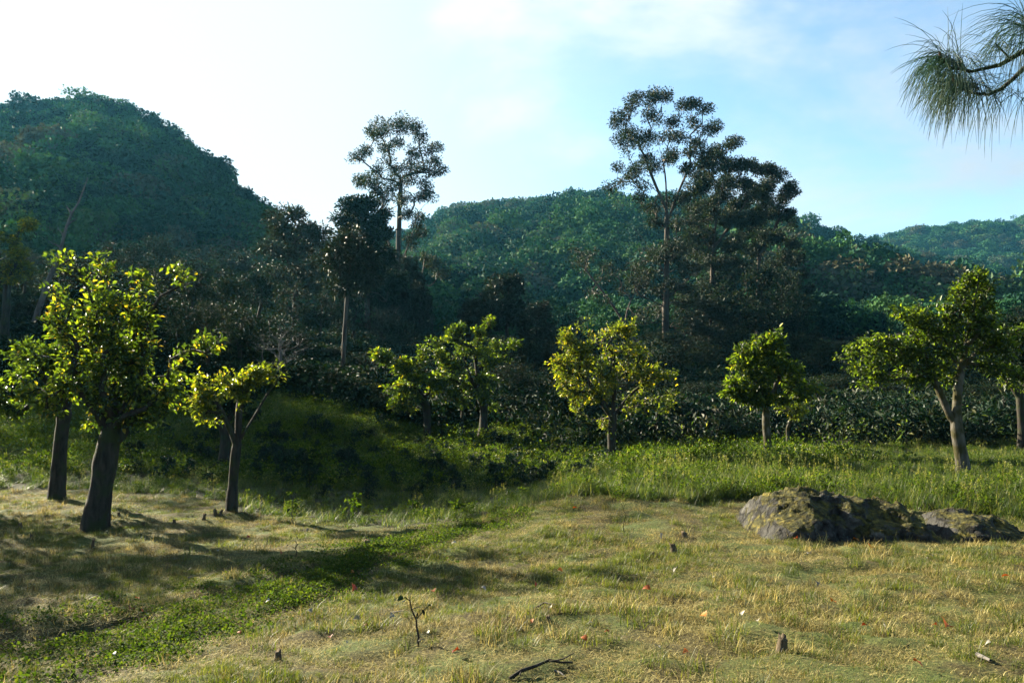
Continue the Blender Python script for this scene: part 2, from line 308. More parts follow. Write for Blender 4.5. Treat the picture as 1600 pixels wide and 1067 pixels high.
# ------------------------------------------------------------------ leaves, tubes, trees
def unit(v): return v/(np.linalg.norm(v, axis=-1, keepdims=True)+1e-9)
def rand_dirs(n, r=rng):
    return unit(r.normal(size=(n, 3)))
def leaves(pos, size, aspect=.45, up=.6, r=rng, direction=None, hero=False, tint=None, fold=.15, size_var=.55, outward=None, face_out=0.0):
    """kite leaves -> V,F,tint"""
    n = len(pos); d = rand_dirs(n, r)
    if direction is not None: d = unit(d+direction)
    nn = rand_dirs(n, r)+np.array([0, 0, up*2]);
    if outward is not None: nn = nn+outward*face_out
    nn = unit(nn-(nn*d).sum(-1, keepdims=True)*d); w = np.cross(d, nn)
    s = (size*(1+size_var*r.uniform(-1, 1, n)))[:, None]
    b = pos; tip = pos+d*s-nn*s*.12
    if hero:
        a = s*aspect*.5
        v = np.stack([b, b+d*s*.3+w*a+nn*s*fold, b+d*s*.68+w*a*.85+nn*s*fold*.6, tip, b+d*s*.68-w*a*.85+nn*s*fold*.6, b+d*s*.3-w*a+nn*s*fold], 1)
        k = np.arange(n)[:, None]*6; fq = np.concatenate([k+np.array([[0, 1, 2, 3]]), k+np.array([[0, 3, 4, 5]])])
        m = 6
    else:
        m_ = b+d*s*.5; a = s*aspect*.5
        v = np.stack([b, m_+w*a+nn*s*fold, tip, m_-w*a+nn*s*fold], 1); k = np.arange(n)[:, None]*4
        fq = np.concatenate([k+np.array([[0, 1, 2]]), k+np.array([[0, 2, 3]])]); m = 4
    tt = r.uniform(0, 1, n) if tint is None else tint
    return v.reshape(-1, 3), fq, np.repeat(tt, m)
def tubes(chains, sides=6):
    Vs, Fs, off = [], [], 0
    for p, rad in chains:
        p = np.asarray(p); n = len(p)
        if n < 2: continue
        ns = sides if rad[0] > .03 else (5 if rad[0] > .012 else 3)
        t = unit(np.gradient(p, axis=0)); ref = np.array([1., .13, 0]) if abs(t[0, 2]) > .7 else np.array([0, 0, 1.])
        u = unit(np.cross(t, ref)); w = np.cross(t, u); a = np.arange(ns)/ns*2*math.pi
        ring = p[:, None]+(u[:, None]*np.cos(a)[None, :, None]+w[:, None]*np.sin(a)[None, :, None])*np.asarray(rad)[:, None, None]
        Vs.append(ring.reshape(-1, 3)); i = np.arange(n-1)[:, None]*ns; j = np.arange(ns)[None]; j2 = (j+1) % ns
        Fs.append(np.stack([off+i+j, off+i+j2, off+i+ns+j2, off+i+ns+j], -1).reshape(-1, 4)); off += n*ns
    if not Vs: return np.zeros((0, 3)), np.zeros((0, 4), int)
    return np.concatenate(Vs), np.concatenate(Fs)
def grow(trunks, targets, r, base_r, tip_r=.008, attach_z=0, climb=1.2, jit=.06, step=.5, plen=.25, expo=2.2, curve=.45):
    """trunks: list of polylines (the first from the root, others starting at a point of the first). returns chains(major, minor) and tip info"""
    pos, par = [], []
    def addline(p0i, pts):
        prev = p0i
        for q in pts: pos.append(np.array(q, float)); par.append(prev); prev = len(pos)-1
        return prev
    for ti, tr in enumerate(trunks):
        tr = [np.array(q, float) for q in tr]; fine = []
        for a, b in zip(tr[:-1], tr[1:]):
            k = max(2, int(np.linalg.norm(b-a)/step)+1)
            for q in range(k): fine.append(a+(b-a)*q/k)
        fine.append(tr[-1]); fine = np.array(fine)
        if len(fine) > 4:
            for _ in range(2): fine[1:-1] = (fine[:-2]+2*fine[1:-1]+fine[2:])/4
        if ti == 0: addline(-1, fine)
        else:
            A = np.array(pos); j = int(np.argmin(((A-fine[0])**2).sum(1))); addline(j, fine[1:])
    ntr = len(pos)
    A = np.zeros((ntr+len(targets)*12, 3)); PL = np.zeros(len(A)); n = ntr; A[:n] = pos
    parr = list(par)
    for i in range(1, n): PL[i] = PL[parr[i]]+np.linalg.norm(A[i]-A[parr[i]])
    ok = np.zeros(len(A), bool); ok[:n] = A[:n, 2] >= attach_z; ok[n-1] = True
    top = A[ok][:].mean(0) if ok.any() else A[n-1]
    targets = targets[np.argsort(np.linalg.norm(targets-top, axis=1))]
    tips = []
    for t in targets:
        d = t-A[:n]; dist = np.linalg.norm(d, axis=1); pen = np.maximum(0, A[:n, 2]-t[2]+dist*.25)*climb
        c = dist+plen*PL[:n]+pen+np.where(ok[:n], 0, 1e6); j = int(np.argmin(c)); L_ = dist[j]
        pd = A[j]-A[parr[j]] if parr[j] >= 0 else np.array([0, 0, 1.]); pd = pd/(np.linalg.norm(pd)+1e-9)
        k = min(10, max(1, int(L_/step)+1)); ctl = A[j]+pd*L_*curve+np.array([0, 0, L_*.05]); prev = j
        for q in range(1, k+1):
            s = q/k; b = (1-s)**2*A[j]+2*s*(1-s)*ctl+s*s*t
            if q < k: b = b+r.normal(size=3)*jit*min(1, L_)
            A[n] = b; parr.append(prev); PL[n] = PL[prev]+np.linalg.norm(b-A[prev]); ok[n] = True; prev = n; n += 1
        tips.append(n-1)
    A = A[:n]; rad = np.zeros(n); ch = [[] for _ in range(n)]
    for i in range(1, n):
        if parr[i] >= 0: ch[parr[i]].append(i)
    for i in range(n-1, -1, -1):
        rad[i] = tip_r if not ch[i] else sum(rad[c]**expo for c in ch[i])**(1/expo)
    order = rad.max(); rad = tip_r+(rad-tip_r)*(base_r-tip_r)/max(1e-6, order-tip_r)
    lead, minor = [], []; start = [(0, -1)]
    while start:
        s, pr = start.pop(); c = [] if pr < 0 else [pr]; c.append(s); i = s
        while ch[i]:
            k = max(ch[i], key=lambda q: rad[q])
            for q in ch[i]:
                if q != k: start.append((q, i))
            c.append(k); i = k
        rr = rad[c].copy()
        if pr >= 0: rr[0] = min(rr[0], rr[1]*1.25)
        (lead if pr < 0 else minor).append((A[c], rr))
    par = np.array(parr); 
    return lead, minor, A, tips, par
def flare(lead, amt=.5, h=.5):
    p, r_ = lead[0]; z = p[:, 2]-p[0, 2]; return [(p, r_*(1+amt*np.exp(-z/h*2)))]+lead[1:]
def in_blobs(blobs, n, r, shell=.5):
    b = np.array(blobs, float); vol = (b[:, 3]*b[:, 4]*b[:, 5])**.75; k = r.choice(len(b), n, p=vol/vol.sum())
    d = rand_dirs(n, r); rr = (shell+(1-shell)*r.uniform(0, 1, n)**.6)
    rr = np.where(r.uniform(0, 1, n) < .3, r.uniform(.1, 1, n), rr)
    return b[k, :3]+d*rr[:, None]*b[k, 3:]

def resample(p, rr):
    d = np.r_[0, np.cumsum(np.linalg.norm(np.diff(p, axis=0), axis=1))]; n = int(max(len(p)*3, 24)); t = np.linspace(0, d[-1], n)
    return np.stack([np.interp(t, d, p[:, k]) for k in range(3)], 1), np.interp(t, d, rr)
def knobble(V, br):
    q = V.reshape(-1, 16, 3); c = q.mean(1, keepdims=True); a = np.arange(16)/16*2*math.pi; z = q[..., 2].mean(1)
    k = 1+.16*(fbm(a[None, :]*1.3+z[:, None]*.4, z[:, None]*.9+np.zeros((1, 16)), 17)-.5)*2+.10*np.sin(a*5+z[:, None]*.8)*np.exp(-z[:, None]/(br*3))+.06*(vnoise(a[None, :]*3, z[:, None]*6+np.zeros((1, 16)), 5)-.5)
    k[:, -1] = (k[:, -2]+k[:, 0])/2
    return (c+(q-c)*k[..., None]).reshape(-1, 3)
def make_tree(name, base, trunks, targets, base_r, r, leafmat, barkmat, leaf, nl, spread, label=None, group=None, cat='tree', tip_r=.006, climb=1.0, attach=0, jit=.05, step=.4, plen=.25,
              aspect=.5, up=.6, hero=True, droop=0.0, flat=.7, leafbark=None, along=True, expo=2.2, flr=.5, extra=None, curve=.45, crown_name='crown', tintpow=1.0):
    """everything is given in world coordinates; parts are stored relative to the base"""
    base = np.asarray(base, float)
    trunks = [[np.asarray(q)-base for q in tr] for tr in trunks]; targets = targets-base
    lead, minor, A, tips, par = grow(trunks, targets, r, base_r, tip_r, attach, climb, jit, step, plen, expo, curve)
    lead = flare(lead, flr, base_r*4)
    for k in range(len(lead)):
        p, rr = lead[k]; p = p.copy(); 
        if k == 0: p[0, 2] -= .25
        rr = rr*(1+.10*r.uniform(-1, 1, len(rr))); lead[k] = (p, rr)
    root = empty(name, base, label, cat, group)
    V, Fq = tubes([(resample(*lead[0]))], 16); V = knobble(V, base_r); obj('trunk', pmesh('trunk', V, Fq, [barkmat], smooth=True), root)
    big = [m for m in minor if m[1][0] > base_r*.28]; small = [m for m in minor if m[1][0] <= base_r*.28]
    for m_ in big:
        V, Fq = tubes([m_], 8); obj('limb', pmesh('limb', V, Fq, [barkmat], smooth=True), root)
    V, Fq = tubes(small, 5)
    if len(V): tag(obj('twigs', pmesh('branches', V, Fq, [leafbark or barkmat], smooth=True), root), kind='stuff')
    tp = A[tips]
    if along:
        q = par[tips]; q = np.where(q < 0, tips, q); tp = np.concatenate([tp, A[q]*.5+tp*.5, A[q]])
    tp = tp[tp[:, 2] > attach*.8]
    c0 = tp.mean(0)
    pos = np.repeat(tp, nl, 0); off = rand_dirs(len(pos), r)*np.array([1, 1, flat])*(r.uniform(0, 1, len(pos))[:, None]**.5)*spread
    pos = pos+off; outw = unit(pos-c0)
    lv, lf, lt = leaves(pos, leaf, aspect, up, r, direction=unit(off+1e-6)*.9+outw*.5+np.array([0, 0, -droop]), hero=hero, tint=r.uniform(0, 1, len(pos))**tintpow, size_var=.5)
    obj(crown_name, pmesh(crown_name, lv, lf, [leafmat], attrs={'tint': lt}), root)
    return root

def blob_px(lst, Y, depth=.8):
    out = []
    for px, py, rx, ry in lst:
        c = P(px, py, Y); s = Y/F; rr = (rx+ry)*.5*s*depth
        out.append([*c, rx*s, rr, ry*s])
    return out
def hero(name, base_px, Y, tr, blobs, nt, base_r, leafmat, barkmat, leaf, nl, spread, label, seed, dj=.8, group=None, clus=.25, **kw):
    base_r *= .72; spread *= .62; leaf *= .80
    r = np.random.default_rng(seed)
    b0 = P(base_px[0], base_px[1], Y); b0[2] = H1(b0[0], b0[1])
    trunks = []
    for k, line in enumerate(tr):
        pts = [P(q[0], q[1], Y+(q[2] if len(q) > 2 else 0)) for q in line]
        if k == 0: pts = [b0]+pts
        trunks.append(pts)
    bl = blob_px(blobs, Y, dj); nc = max(10, nt//8); cc = in_blobs(bl, nc, r, .5); mid = np.array(bl)[:, :3].mean(0)
    cc = cc+(cc-mid)*(r.uniform(-.05, .16, nc)**1)[:, None]; k = r.integers(0, nc, nt); t = cc[k]+rand_dirs(nt, r)*clus*r.uniform(.2, 1, nt)[:, None]+np.array([0, 0, .06])
    return make_tree(name, b0, trunks, t, base_r, r, leafmat, barkmat, leaf, nl, spread, label, group, **kw)

# big dark shade tree on the left
hero('shade_tree', (147,826), 13.5, [[(158,760),(170,690),(178,655)], [(178,700),(200,665),(222,625,.1),(240,590,.2)], [(172,680),(150,640,-.2),(120,600,-.3)], [(178,655),(180,600,.2),(170,540,.3)], [(175,670),(205,640,-.5),(215,600,-.8)]],
     [(180,440,70,32),(110,475,50,35),(230,470,42,30),(90,540,62,42),(170,520,85,60),(230,540,60,55),(60,590,45,28),(140,600,85,45),(225,610,65,45),(285,590,45,40),(300,560,25,20),(170,570,95,60),(40,600,30,16),(130,430,30,22),(120,630,70,26),(200,640,60,22),(260,620,40,24),(170,520,60,70),(300,530,26,18),(255,445,26,16),(70,450,26,18),(30,520,26,18)],
     780, .25, M['leaf_hero'], M['bark_dark'], .105, 4, .24, 'big shade tree with a thick dark trunk forking low on the mown grass', 1, climb=.5, attach=1.3, tintpow=1.1)
hero('shade_tree', (88,782), 17.0, [[(92,720),(98,660),(102,630)], [(100,650),(80,600,.3),(50,570,.4)], [(102,640),(120,590,.4)]],
     [(60,580,60,38),(110,590,40,30),(20,620,45,30),(90,540,45,28)], 170, .20, M['leaf_hero'], M['bark_dark'], .12, 7, .26, 'slimmer dark trunked tree standing behind and left of the big shade tree', 2, climb=.5, attach=1.6)
hero('small_tree', (362,802), 15.5, [[(363,760),(368,710),(372,682)], [(372,690),(395,655),(412,625),(428,598),(442,584)], [(370,695),(355,660,-.1),(340,630,-.2)], [(372,682),(372,640,.1),(380,600,.2)]],
     [(345,615,38,30),(372,592,32,20),(400,600,25,18),(432,592,22,13),(415,635,20,10),(330,645,28,28),(360,650,32,18),(318,620,14,18)], 150, .13, M['leaf_yellow'], M['bark_dark'], .10, 7, .17, 'small forked tree with yellow green leaves at the mown edge left of centre', 3, climb=.4, attach=1.0)
hero('shade_tree', (350,748), 21.0, [[(351,700),(353,660)], [(353,670),(335,620),(320,590)], [(353,665),(375,620,.3)]],
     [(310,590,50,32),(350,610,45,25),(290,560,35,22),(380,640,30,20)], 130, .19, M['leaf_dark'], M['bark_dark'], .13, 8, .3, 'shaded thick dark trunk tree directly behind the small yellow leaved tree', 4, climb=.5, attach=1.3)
hero('shade_tree', (668,692), 30.0, [[(668,650),(664,620)], [(664,630),(640,590),(615,568)], [(664,622),(685,590,.4)]],
     [(625,568,38,16),(650,590,50,32),(690,555,40,28),(600,555,14,8),(640,630,40,20)], 230, .20, M['leaf_hero'], M['bark_dark'], .15, 8, .36, 'wide flat crowned tree on the left of the pair beyond the coffee field', 5, climb=.5, attach=1.5)
hero('shade_tree', (755,690), 29.0, [[(756,650),(756,620)], [(756,628),(735,590),(725,560)], [(756,620),(780,585,.4)], [(752,610),(742,560,.3),(740,505,.3)]],
     [(740,560,52,38),(765,540,32,25),(700,530,32,20),(710,600,42,32),(780,585,28,30),(740,505,12,14),(765,510,12,8),(722,492,7,5),(750,610,50,22)], 300, .22, M['leaf_hero'], M['bark_dark'], .14, 7, .32, 'tree with a stout brown trunk and upright top shoots beyond the coffee field', 6, climb=.5, attach=1.5)
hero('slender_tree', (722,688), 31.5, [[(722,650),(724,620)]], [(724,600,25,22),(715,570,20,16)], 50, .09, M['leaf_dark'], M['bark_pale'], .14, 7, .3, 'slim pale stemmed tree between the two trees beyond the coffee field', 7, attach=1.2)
hero('shade_tree', (955,738), 21.0, [[(955,700),(957,660),(958,640)], [(957,655),(930,610),(905,580)], [(958,640),(962,590,.2),(955,550,.3)], [(958,650),(990,610,.3),(1015,590,.4)]],
     [(935,535,48,30),(965,525,28,22),(900,530,26,14),(905,570,36,28),(925,590,55,45),(975,580,50,42),(1015,600,35,30),(1045,630,26,16),(895,620,28,18),(905,650,28,14),(960,640,62,22),(1020,645,32,14),(885,600,18,14)],
     620, .16, M['leaf_yellow'], M['bark_dark'], .10, 5, .24, 'sunlit round crowned tree with dark trunk left of the tall grass hump', 8, climb=.4, attach=1.3, leafbark=M['twig'])
hero('pale_trunk_tree', (1203,720), 21.0, [[(1199,690),(1196,655),(1198,632)], [(1197,640),(1192,615),(1180,590)], [(1198,634),(1212,600),(1225,575)]],
     [(1190,560,38,22),(1165,590,34,28),(1145,600,20,24),(1215,580,40,34),(1235,565,22,22),(1180,625,40,18),(1150,640,18,10),(1245,600,22,22),(1140,560,14,10),(1205,545,25,12)], 380, .15, M['leaf_hero'], M['bark_pale'], .125, 8, .25, 'dark crowned tree with a pale lichened trunk at the track right of centre', 9, climb=.5, attach=1.4)
hero('young_tree', (1232,706), 23.5, [[(1231,680),(1230,658)], [(1230,664),(1245,640)]], [(1240,640,20,16),(1228,628,10,8),(1255,635,8,8)], 40, .08, M['leaf_yellow'], M['bark_pale'], .12, 6, .22, 'little thin stemmed tree just right of the pale trunked tree', 10, attach=1.0)
T10 = hero('shade_tree', (1506,742), 16.5, [[(1500,700),(1492,665),(1497,610),(1500,570)], [(1492,668),(1478,635),(1465,605),(1450,575)], [(1498,600),(1510,540,.2),(1515,480,.3)], [(1500,580),(1535,540,.3)]],
     [(1515,460,26,22),(1545,448,20,14),(1490,475,24,18),(1470,505,36,22),(1520,500,34,26),(1440,540,48,36),(1400,560,46,34),(1375,590,24,14),(1335,548,26,8),(1410,595,38,18),(1480,545,50,30),(1545,535,38,26),(1575,560,30,28),(1585,600,22,18),(1465,590,40,16),(1540,580,26,14),(1585,515,20,16),(1365,540,30,16),(1560,480,24,14),(1425,500,24,14)],
     820, .16, M['leaf_hero'], M['bark_pale'], .10, 5, .22, 'leaning forked tree with mossy trunk in the long grass behind the boulder', 11, climb=.4, attach=1.5)
# epiphyte held by that tree: a tuft of strap leaves in the fork
def strap_plant(name, c, n, ln, w, m_, label, cat, r, arch=.6, up=1.0, parent=None):
    V, Fs, T = [], [], []; off = 0
    for k in range(n):
        a = r.uniform(0, 2*math.pi); d = np.array([math.cos(a), math.sin(a), 0]); l_ = ln*r.uniform(.6, 1.1); e = r.uniform(.3, 1.2)*up; sd_ = np.array([-d[1], d[0], 0])
        pts = [c*0+d*l_*s*(.4+.6*s*arch)+np.array([0, 0, l_*(e*s-arch*1.2*s*s)]) for s in (0, .35, .7, 1)]; ws = [w*.6, w, w*.7, w*.05]
        for p, ww in zip(pts, ws): V += [p-sd_*ww/2, p+sd_*ww/2]
        Fs += [[off+2*q, off+2*q+1, off+2*q+3, off+2*q+2] for q in range(3)]; off += 8; T += [r.uniform()]*8
    return tag(obj(name, pmesh(name, np.array(V), np.array(Fs), [m_], attrs={'tint': T}), parent, c), label, cat)
r_ = np.random.default_rng(77)
strap_plant('epiphyte', P(1458, 578, 16.3), 46, .42, .028, M['leaf_hero'], 'spiky strap leaved epiphyte perched in the leaning mossy tree', 'epiphyte', r_)
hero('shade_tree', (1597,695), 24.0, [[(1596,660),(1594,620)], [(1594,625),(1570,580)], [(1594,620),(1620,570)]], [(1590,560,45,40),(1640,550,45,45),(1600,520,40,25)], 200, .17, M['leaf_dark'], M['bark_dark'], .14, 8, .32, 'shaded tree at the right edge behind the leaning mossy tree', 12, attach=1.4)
hero('sunlit_tree', (8,500), 38.0, [[(10,460),(14,430)], [(12,440),(-15,400)], [(14,435),(35,390)]], [(20,360,34,24),(0,390,40,28),(35,400,26,24),(-20,370,30,30),(10,425,42,16)], 240, .25, M['leaf_yellow'], M['bark_dark'], .2, 8, .45, 'sunlit yellow green tree high on the slope at the left edge', 13, attach=1.0)

# ------------------------------------------------------------------ tall eucalyptus, clump by clump
def euc(name, base_px, Y, trunks, clumps, base_r, label, seed, leaf=.22, nl=100, spread=.72, dj=3.5, hgt=.8, mat_='leaf_euc', climb=2.0, sub=6.5, group=None, plen=.12):
    r = np.random.default_rng(seed); b0 = P(base_px[0], base_px[1], Y); b0[2] = H1(b0[0], b0[1])-.2; s = Y/F
    trs = []
    for k, line in enumerate(trunks):
        pts = [P(q[0], q[1], Y+(q[2] if len(q) > 2 else 0)) for q in line]
        trs.append(([b0] if k == 0 else [])+pts)
    tg, siz = [], []
    for c in clumps:
        px, py, rx = c[:3]; rx = rx*1.15; ry = c[3] if len(c) > 3 else rx*hgt; 
        for k in range(max(2, int(sub*rx/14))):
            if k % 4 == 0: cc = P(px+r.normal()*rx*.22, py+r.normal()*4.5, Y+r.normal()*dj*.5); q = r.uniform(.75, 1.3)
            d = rand_dirs(1, r)[0]*r.uniform(.2, 1)*q; d[2] = abs(d[2])*1.3-.35; tg.append(cc+d*np.array([rx*s, rx*s, ry*s])*.72)
    tg = np.array(tg)
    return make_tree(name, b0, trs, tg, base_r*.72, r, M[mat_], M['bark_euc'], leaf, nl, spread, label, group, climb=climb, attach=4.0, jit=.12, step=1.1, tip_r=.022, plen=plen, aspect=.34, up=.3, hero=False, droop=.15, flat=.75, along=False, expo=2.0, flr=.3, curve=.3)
euc('eucalyptus_tree', (622,540), 78, [[(622,480),(622,400),(624,330),(627,280)], [(622,430),(608,380),(596,340)], [(623,420),(640,380),(655,330)], [(622,450),(650,430),(672,455,-1),(690,420,-1)]],
    [(600,202,20),(625,198,20),(645,203,18),(588,212,12),(660,212,9),(572,232,11),(560,246,11),(604,240,14),(622,228,10),(648,236,12),(665,231,9),(682,228,8),(675,246,10),(690,262,8),(612,262,16),(635,258,12),(654,262,14),(672,270,12),(570,282,14),(590,290,16),(612,284,14),(640,285,14),(662,292,10),(600,312,16),(625,312,14),(648,302,14),(670,305,10),(586,270,9),(632,335,12),(655,340,9),(600,335,14),(590,305,12),(662,365,9),(645,375,12),(655,352,7),(676,415,16),(694,428,12),(662,398,8),(560,290,8)],
    .42, 'tall slender eucalyptus left of centre with airy tiered crown against white sky', 101)
euc('eucalyptus_tree', (1040,555), 75, [[(1040,480),(1042,400),(1042,330),(1040,270),(1030,230)], [(1042,350),(1060,300),(1080,255)], [(1042,330),(1020,280),(1005,240)], [(1040,470),(1070,440),(1110,420,2)], [(1040,480),(1000,460,-1),(970,455,-1)], [(1041,430),(1010,380),(985,350)]],
    [(1020,147,20),(1045,155,14),(1068,162,16),(1085,165,14),(1105,170,12),(985,168,16),(970,185,14),(965,195,8),(1000,155,10),(1025,190,20),(1050,192,14),(1085,195,12),(1108,195,12),(990,210,18),(975,222,12),(1015,212,14),(1060,215,14),(1115,208,10),(1085,222,14),(1000,225,14),(980,240,10),(1035,218,14),(1012,245,14),(1055,245,16),(1080,240,12),(1100,245,14),(1025,262,14),(1045,255,12),(1000,262,10),(1070,270,16),(1095,270,14),(1115,262,12),(985,280,16),(970,290,14),(1000,300,16),(965,272,8),(1020,320,16),(1050,315,18),(1075,310,20),(1025,345,14),(1060,350,16),(1035,378,14),(1080,345,18),(1030,400,14),(1055,395,16),(1015,430,18),(1000,450,14),(1050,440,22),(1075,420,26),(1022,395,20),(1066,388,24),(1005,418,16),(1030,455,24),(1062,505,24),(1020,500,16),(1048,405,20),(985,440,12),(1060,470,18),(1085,460,18),(1030,480,14),(1000,485,10),(1070,495,16)],
    .45, 'tallest eucalyptus right of centre with a wide billowing crown above the ridge', 102, nl=95)
euc('eucalyptus_tree', (1112,555), 82, [[(1112,480),(1114,400),(1120,330),(1130,290)], [(1114,400),(1090,350)], [(1114,390),(1150,340),(1170,310)]],
    [(1145,230,12),(1120,245,16),(1100,255,16),(1135,258,20),(1160,262,16),(1110,280,22),(1140,285,22),(1165,285,18),(1180,270,14),(1095,300,20),(1125,310,26),(1155,315,24),(1180,305,20),(1085,330,22),(1115,340,28),(1145,345,28),(1175,340,22),(1085,365,22),(1110,375,28),(1145,380,28),(1090,400,22),(1120,410,28),(1150,415,26),(1100,435,26),(1135,445,28),(1090,470,24),(1120,480,28),(1150,480,26)],
    .45, 'dense dark eucalyptus standing directly right of the tallest one', 103, nl=170, leaf=.25)
euc('eucalyptus_tree', (1185,555), 86, [[(1185,480),(1186,400),(1190,340)], [(1186,400),(1215,350),(1225,320)]],
    [(1195,265,16),(1215,275,14),(1232,292,13),(1225,308,12),(1200,290,20),(1180,300,22),(1238,300,7),(1205,315,22),(1185,335,26),(1215,340,20),(1232,345,10),(1180,365,26),(1210,370,24),(1235,380,12),(1185,395,26),(1215,405,24),(1245,405,14),(1180,430,28),(1215,435,26),(1240,440,16),(1255,430,8),(1190,465,28),(1225,470,26),(1255,470,14),(1265,450,7)],
    .45, 'rounded dark eucalyptus on the right end of the tall clump', 104, nl=170, leaf=.25)
euc('eucalyptus_tree', (1010,548), 70, [[(985,520),(960,480),(930,440),(905,410)], [(975,500),(985,470),(1000,440)]],
    [(905,395,12),(898,412,10),(925,405,14),(945,415,12),(915,430,8),(960,430,12),(985,420,12),(940,440,10),(975,445,12),(920,450,8),(950,470,9),(1000,500,12)], .2, 'leaning sparse eucalyptus bending left from the foot of the tallest one', 105, nl=36, plen=.3)
# conifer like mass and dark neighbours
euc('eucalyptus_tree', (575,560), 66, [[(574,480),(572,400),(565,345)]],
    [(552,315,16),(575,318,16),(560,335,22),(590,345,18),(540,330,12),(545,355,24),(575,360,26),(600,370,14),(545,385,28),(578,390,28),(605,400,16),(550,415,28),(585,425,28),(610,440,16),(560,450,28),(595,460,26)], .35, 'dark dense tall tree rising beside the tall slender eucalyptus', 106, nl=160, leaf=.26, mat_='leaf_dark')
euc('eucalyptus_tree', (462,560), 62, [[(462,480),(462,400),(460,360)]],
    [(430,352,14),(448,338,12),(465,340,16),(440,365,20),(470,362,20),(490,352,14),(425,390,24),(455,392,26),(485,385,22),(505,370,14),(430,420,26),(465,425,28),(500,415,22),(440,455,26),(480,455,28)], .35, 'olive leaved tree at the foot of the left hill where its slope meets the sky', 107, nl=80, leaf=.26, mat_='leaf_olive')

# ------------------------------------------------------------------ shared tree kinds for the wood
def proto_broad(seed, leafkey, nb=7, nt=150, nl=26, leaf=.26, spread=.75, w=.36, h0=.25, dry=False):
    """10 m high tree: returns (trunk mesh, branches mesh, crown mesh)"""
    r = np.random.default_rng(seed); bl = []
    for k in range(nb):
        a = r.uniform(0, 2*math.pi); q = r.uniform(.0, 1)
        bl.append([math.cos(a)*w*10*.55*q**.5, math.sin(a)*w*10*.55*q**.5, r.uniform(h0*10+1.5, 8.0), r.uniform(1.4, 2.2), r.uniform(1.4, 2.2), r.uniform(1.0, 1.6)])
    bl.append([0, 0, 8.4, 1.6, 1.6, 1.3]); bl.append([0, 0, 5.5, w*7, w*7, 2.3])
    t = in_blobs(bl, nt, r, .65)
    tr = [[np.zeros(3), np.array([r.normal()*.1, r.normal()*.1, 2.0]), np.array([r.normal()*.3, r.normal()*.3, 4.5]), np.array([r.normal()*.4, r.normal()*.4, 6.5])]]
    lead, minor, A, tips, par = grow(tr, t, r, .2, .02, 1.5, .8, .08, .8, .25)
    lead = flare(lead, .4, .8); lead[0][0][0, 2] -= .5
    V, Fq = tubes(lead, 8); m1 = pmesh('trunk', V, Fq, [M['bark_grey'] if dry else M['bark_dark']], smooth=True)
    V, Fq = tubes(minor, 4); m2 = pmesh('branches', V, Fq, [M['bark_grey'] if dry else M['bark_dark']], smooth=True)
    tp = A[tips]; pos = np.repeat(tp, nl, 0); off = rand_dirs(len(pos), r)*np.array([1, 1, .6])*spread*(r.uniform(0, 1, len(pos))[:, None]**.4); pos = pos+off
    outw = unit(pos-np.array([0, 0, 5.]))
    lv, lf, lt = leaves(pos, leaf, .5, .5, r, direction=unit(off)*.6+outw*.5, tint=r.uniform(0, 1, len(pos))**1.2)
    return m1, m2, pmesh('crown', lv, lf, [M[leafkey]], attrs={'tint': lt})
def proto_conifer(seed, key='leaf_pine', nw=16, w=2.4):
    r = np.random.default_rng(seed); tr = [[np.zeros(3), np.array([.1, 0, 3.]), np.array([0, .1, 7.]), np.array([0, 0, 9.8])]]; t = []
    for k in range(nw):
        z = 2.5+7.2*k/nw; rad = w*(1-(z-2)/9)**.7+.3
        for a in r.uniform(0, 2*math.pi, 7): t.append([math.cos(a)*rad*r.uniform(.5, 1.05), math.sin(a)*rad*r.uniform(.5, 1.05), z+r.uniform(-.3, .5)])
    lead, minor, A, tips, par = grow(tr, np.array(t), r, .2, .02, 2, .1, .05, .8, .6)
    lead[0][0][0, 2] -= .5
    V, Fq = tubes(lead, 8); m1 = pmesh('trunk', V, Fq, [M['bark_dark']], smooth=True); V, Fq = tubes(minor, 4); m2 = pmesh('branches', V, Fq, [M['bark_dark']], smooth=True)
    tp = A[tips]; tp = np.concatenate([tp, A[par[tips]]]); pos = np.repeat(tp, 34, 0); off = rand_dirs(len(pos), r)*np.array([1, 1, .5])*.5*(r.uniform(0, 1, len(pos))[:, None]**.4)
    lv, lf, lt = leaves(pos+off, .34, .16, .3, r, direction=unit(off)*1.0+np.array([0, 0, .35]))
    return m1, m2, pmesh('crown', lv, lf, [M[key]], attrs={'tint': lt})
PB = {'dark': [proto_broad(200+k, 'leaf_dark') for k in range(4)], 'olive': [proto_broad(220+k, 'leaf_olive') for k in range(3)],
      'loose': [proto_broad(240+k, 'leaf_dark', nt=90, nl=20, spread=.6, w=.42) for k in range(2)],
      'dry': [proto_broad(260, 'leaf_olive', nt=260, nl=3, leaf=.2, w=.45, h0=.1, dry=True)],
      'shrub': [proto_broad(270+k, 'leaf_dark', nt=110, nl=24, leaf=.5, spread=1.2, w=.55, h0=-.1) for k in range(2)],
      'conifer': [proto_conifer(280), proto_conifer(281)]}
used_n = {}
